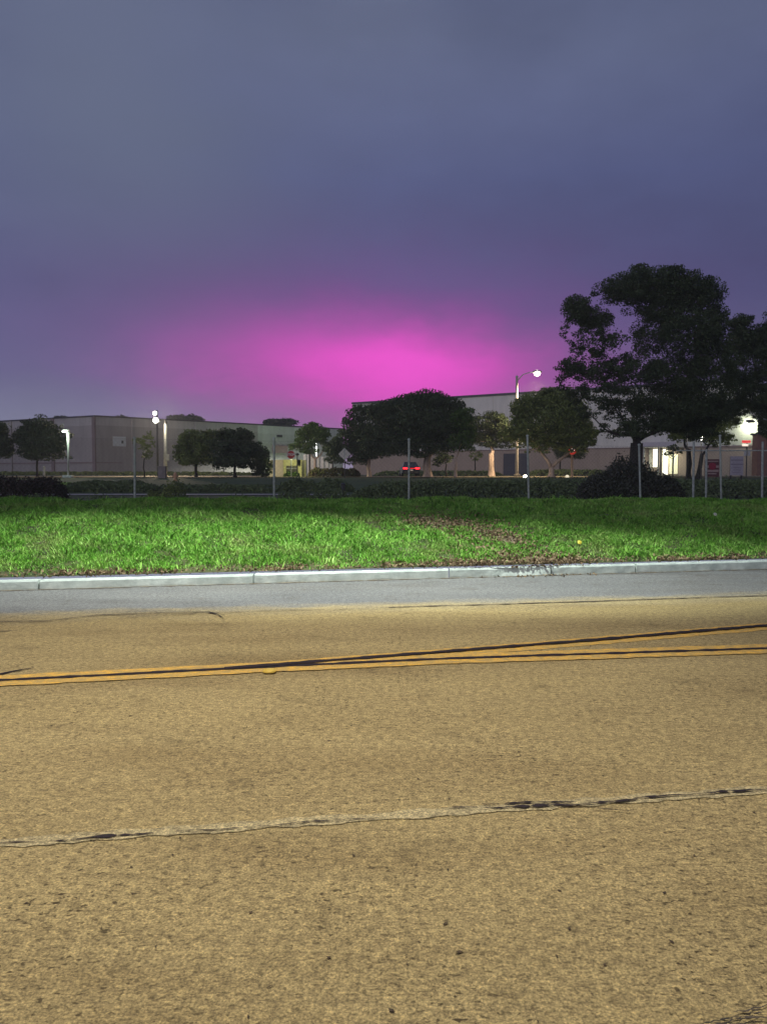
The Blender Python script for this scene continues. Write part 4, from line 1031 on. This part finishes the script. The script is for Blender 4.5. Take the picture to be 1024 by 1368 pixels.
tree('broad_tree', 'rounded grey green tree with reddish lit trunk left of the lamp pole', 'tree', 656, 74,
     [(655, 562, 22, 13), (672, 572, 18, 14), (645, 578, 18, 14), (660, 588, 26, 11), (685, 586, 14, 10)], 1000, .10, .3, 606, LD, BP, 34, group=C3)
tree('broad_tree', 'wide olive tree with a lit forking trunk right of the street lamp', 'tree', 736, 63,
     [(738, 530, 20, 13, .3, 1.3), (715, 540, 26, 17, 0, 1.2), (752, 538, 20, 16, 0, 1.2), (700, 550, 18, 18, .5, 1.2), (770, 555, 20, 20, 0, 1.2), (735, 560, 36, 20, -.6, 1.2), (700, 575, 24, 14, 0, 1), (742, 583, 36, 16, .4, 1.2), (778, 580, 18, 18, 0, 1.2), (680, 582, 15, 9, 0, .8), (720, 596, 22, 8, 0, .7), (765, 598, 22, 8, 0, .8)], 1150, .095, .26, 624, M['leafolive'], BP, 35, group=C3)
tree('round_tree', 'small clipped dark round tree in front of the tan wall band', 'tree', 748, 84, [(752, 603, 13, 9, 0, 1.6), (768, 603, 13, 9, 0, 1.6), (760, 600, 15, 9, 0, 1.6)], 1150, .095, .1, 612, LD, BK, 36)
tree('sapling', 'thin dark sapling in front of the tan wall left of the reddish trunk', 'tree', 634, 88, [(634, 610, 8, 6, 0, .6), (640, 606, 6, 4, 0, .5)], 380, .13, .08, 615, LO, BK, 37)
C4 = 'trees along the left street'
tree('broad_tree', 'large dark tree behind the left LED lamp post', 'tree', 50, 66,
     [(52, 572, 22, 13, 0, 1.4), (35, 584, 16, 12, 0, 1.3), (70, 586, 18, 14, 0, 1.3), (50, 592, 26, 14, 0, 1.3), (58, 606, 28, 10, 0, .8), (78, 600, 12, 10, 0, .8), (38, 606, 14, 7, 0, .7)], 1150, .095, .1, 614, LD, BK, 41, group=C4)
tree('broad_tree', 'dark tree cut off by the left edge of the picture', 'tree', -12, 66,
     [(-10, 575, 20, 14, 0, 1.4), (-2, 592, 20, 16, 0, 1.4), (-25, 590, 20, 16, 0, 1.3), (4, 604, 14, 9, 0, 1.1)], 1150, .095, .15, 612, LD, BK, 42, group=C4)
tree('slender_tree', 'slender small tree standing alone left of the twin flood lamps', 'tree', 193, 68,
     [(186, 589, 9, 4, 0, 1), (198, 584, 7, 4, 0, .9), (194, 597, 9, 6, 0, .8), (200, 605, 8, 4, 0, .6), (196, 610, 7, 4, 0, .8), (204, 592, 5, 5, 0, .6), (199, 578, 4, 3, 0, .5)], 800, .09, .06, 612, LO, BK, 43)
tree('broad_tree', 'grey green broad tree right of the pale pole', 'tree', 262, 64,
     [(258, 586, 20, 11, 0, 1.2), (248, 600, 15, 12, 0, 1), (272, 596, 20, 14, 0, 1.1), (262, 612, 26, 11, 0, 1.1), (245, 612, 12, 8, 0, .8), (282, 582, 14, 9, 0, 1.1)], 1100, .095, .12, 618, LO, BK, 44, group=C4)
tree('broad_tree', 'taller dark bushy tree left of the yellow enclosure', 'tree', 314, 62,
     [(302, 581, 14, 9, 0, 1.4), (322, 584, 17, 11, 0, 1.4), (300, 596, 20, 13, 0, 1.2), (328, 600, 20, 13, 0, 1.3), (314, 614, 32, 11, 0, 1.1), (300, 620, 16, 8, 0, .6), (350, 605, 10, 9, 0, 1.2)], 1100, .095, .12, 620, LD, BK, 45, group=C4)
tree('small_tree', 'low dark tree against the grey side of the enclosure', 'tree', 350, 66, [(348, 610, 12, 12, 0, 1.3), (354, 625, 10, 12, 0, 1.3), (343, 625, 9, 10, 0, 1.2)], 1100, .095, .08, 628, LD, BK, 46, group=C4)
tree('small_tree', 'lit green small tree with forking trunk right of the stop sign', 'tree', 421, 78,
     [(418, 571, 13, 7, 0, 1.2), (405, 580, 12, 8, 0, 1.2), (425, 584, 15, 8, 0, 1.1), (408, 592, 14, 7, 0, 1.1), (395, 597, 10, 5, 0, 1), (432, 578, 9, 8, 0, .9), (412, 602, 14, 5, 0, .9), (437, 594, 9, 7, 0, .7)], 1000, .095, .15, 612, LG, BP, 47, group=C4)
tree('small_tree', 'dark thin tree between the green tree and the diamond sign', 'tree', 444, 72, [(447, 596, 10, 10, 0, .9), (440, 612, 9, 7, 0, .7), (452, 610, 9, 9, 0, .9), (451, 585, 6, 6, 0, .7)], 1100, .095, .07, 616, LD, BK, 48)
tree('small_tree', 'small round dark tree left of the light pole under the reddish trunk tree', 'tree', 596, 72, [(592, 612, 12, 8, 0, .9), (584, 617, 9, 6, 0, .7)], 900, .09, .08, 620, LD, BK, 49)
C5 = 'far trees beyond the left warehouse roof'
for i, (x0, x1, yt, lb) in enumerate([(225, 270, 554, 'far dark tree row end peeking over the warehouse roof above the pale pole'), (352, 397, 559, 'far dark tree row peeking over the roof left of the green tree'),
                                     (152, 175, 555.5, 'tiny far tree clump peeking over the roof above the pale wall sign'), (72, 92, 555.5, 'tiny far tree clump peeking over the roof above the LED lamp')]):
    Y = 200; xm = (x0 + x1) / 2; w_ = (x1 - x0) / 2
    tree('far_tree', lb, 'tree', xm, Y, [(xm - w_ * .5, yt + 6, w_ * .55, 5.5, 0, 1.4), (xm + w_ * .4, yt + 5.5, w_ * .6, 5, 0, 1.4), (xm - w_ * .1, yt + 10, w_ * .9, 9, 0, 1.2)], 90, .35, .3, 585, LD, BK, 60 + i, group=C5)

# ------------------------------------------------------------------ hedges and shrubs
H_ = M['hedge']
bush('hedge', 'long dark green hedge behind the fence on the right half', 'hedge', 468, 1200, 641, 30, depth=2.2, leaf=.06, per=330, lm=H_, seed=1, lump=.06, jag=.3)
bush('shrub', 'big dark rounded shrub just behind the fence below the giant tree', 'shrub', 772, 908, 618, 23, depth=2.4, leaf=.045, per=1100, lm=pmat('dark_shrub_leaf', (.030, .036, .022), (.060, .062, .040), 5, .7, 0), seed=2, lump=.22, jag=.4, round_=True)
bush('shrub', 'spreading red brown shrub behind the fence at the far left', 'shrub', -60, 84, 638.5, 30, depth=2, leaf=.05, per=700, lm=M['redbush'], seed=3, lump=.18, jag=.4)
bush('hedge', 'low dark hedge between the left lamp post and the flood lamps', 'hedge', 95, 198, 642, 44, depth=1.6, leaf=.08, per=300, lm=H_, seed=4, lump=.15)
bush('hedge', 'dark shrubby hedge below the stop sign and the enclosure', 'hedge', 372, 472, 640, 40, depth=1.6, leaf=.07, per=400, lm=H_, seed=5, lump=.3, jag=.3)
bush('hedge', 'long low dark hedge band beyond the path on the left', 'hedge', -100, 370, 647, 39, depth=1.4, leaf=.07, per=300, lm=H_, seed=19, lump=.25, jag=.3)
bush('shrub', 'ragged grey green scrub in front of the hydrant', 'shrub', 200, 245, 645, 28, depth=1.3, leaf=.04, per=700, lm=M['leafolive'], seed=6, lump=.5, jag=.5)
bush('hedge', 'reddish brown clipped hedge under the small green tree', 'hedge', 412, 480, 625, 68, depth=1.6, leaf=.09, per=260, lm=foliage_mat('hedge_reddish', (.07, .04, .02), (.10, .06, .03), (.06, .11, .03)), seed=7, lump=.12)
bush('hedge', 'dark hedge along the foot of the left warehouse', 'hedge', -120, 350, 630.5, 104, depth=2.4, leaf=.2, per=38, lm=M['leafolive'], seed=8, lump=.15)
bush('hedge', 'low hedge along the tan wall foot behind the centre trees', 'hedge', 500, 670, 629, 86, depth=1.6, leaf=.16, per=60, lm=H_, seed=9, lump=.12)
bush('hedge', 'low trimmed hedge along the tan wall right of the forking trunk', 'hedge', 706, 812, 627.5, 82, depth=1.6, leaf=.16, per=60, lm=H_, seed=10, lump=.05)
bush('shrub', 'small green shrub inside the open front of the enclosure', 'shrub', 379, 400, 628, 69, depth=1, leaf=.09, per=280, lm=LG, seed=11, lump=.3, round_=True)
bush('shrub', 'dark shrub mass behind the fence left of the bollard', 'shrub', 372, 466, 652, 24, depth=1.3, leaf=.04, per=520, lm=H_, seed=12, lump=.4, jag=.5)
bush('hedge', 'low dark hedge before the pale pole and dim left trees', 'hedge', 240, 372, 648, 46, depth=1.5, leaf=.08, per=260, lm=H_, seed=13, lump=.2)
bush('hedge', 'very low dark scrub right behind the fence on the left', 'hedge', -100, 372, 663, 20.5, depth=1.0, leaf=.035, per=420, lm=H_, seed=14, lump=.45, jag=.5)

# ------------------------------------------------------------------ damp night air
bm = BM(); box(bm, (0, 90, 13.0), (420, 320, 28.4))
hz = obj('haze', bm, None); hz['kind'] = 'stuff'; hz['label'] = 'thin damp night air over the street'; hz['category'] = 'haze'
m = bpy.data.materials.new('haze_air'); m.use_nodes = True; t = m.node_tree
for n in list(t.nodes): t.nodes.remove(n)
pv = nn(t, 'ShaderNodeVolumePrincipled'); pv.inputs['Density'].default_value = .0008; pv.inputs['Color'].default_value = (.9, .9, .92, 1); pv.inputs['Anisotropy'].default_value = .35
ou = nn(t, 'ShaderNodeOutputMaterial'); t.links.new(pv.outputs[0], ou.inputs['Volume'])
hz.data.materials.clear(); hz.data.materials.append(m)
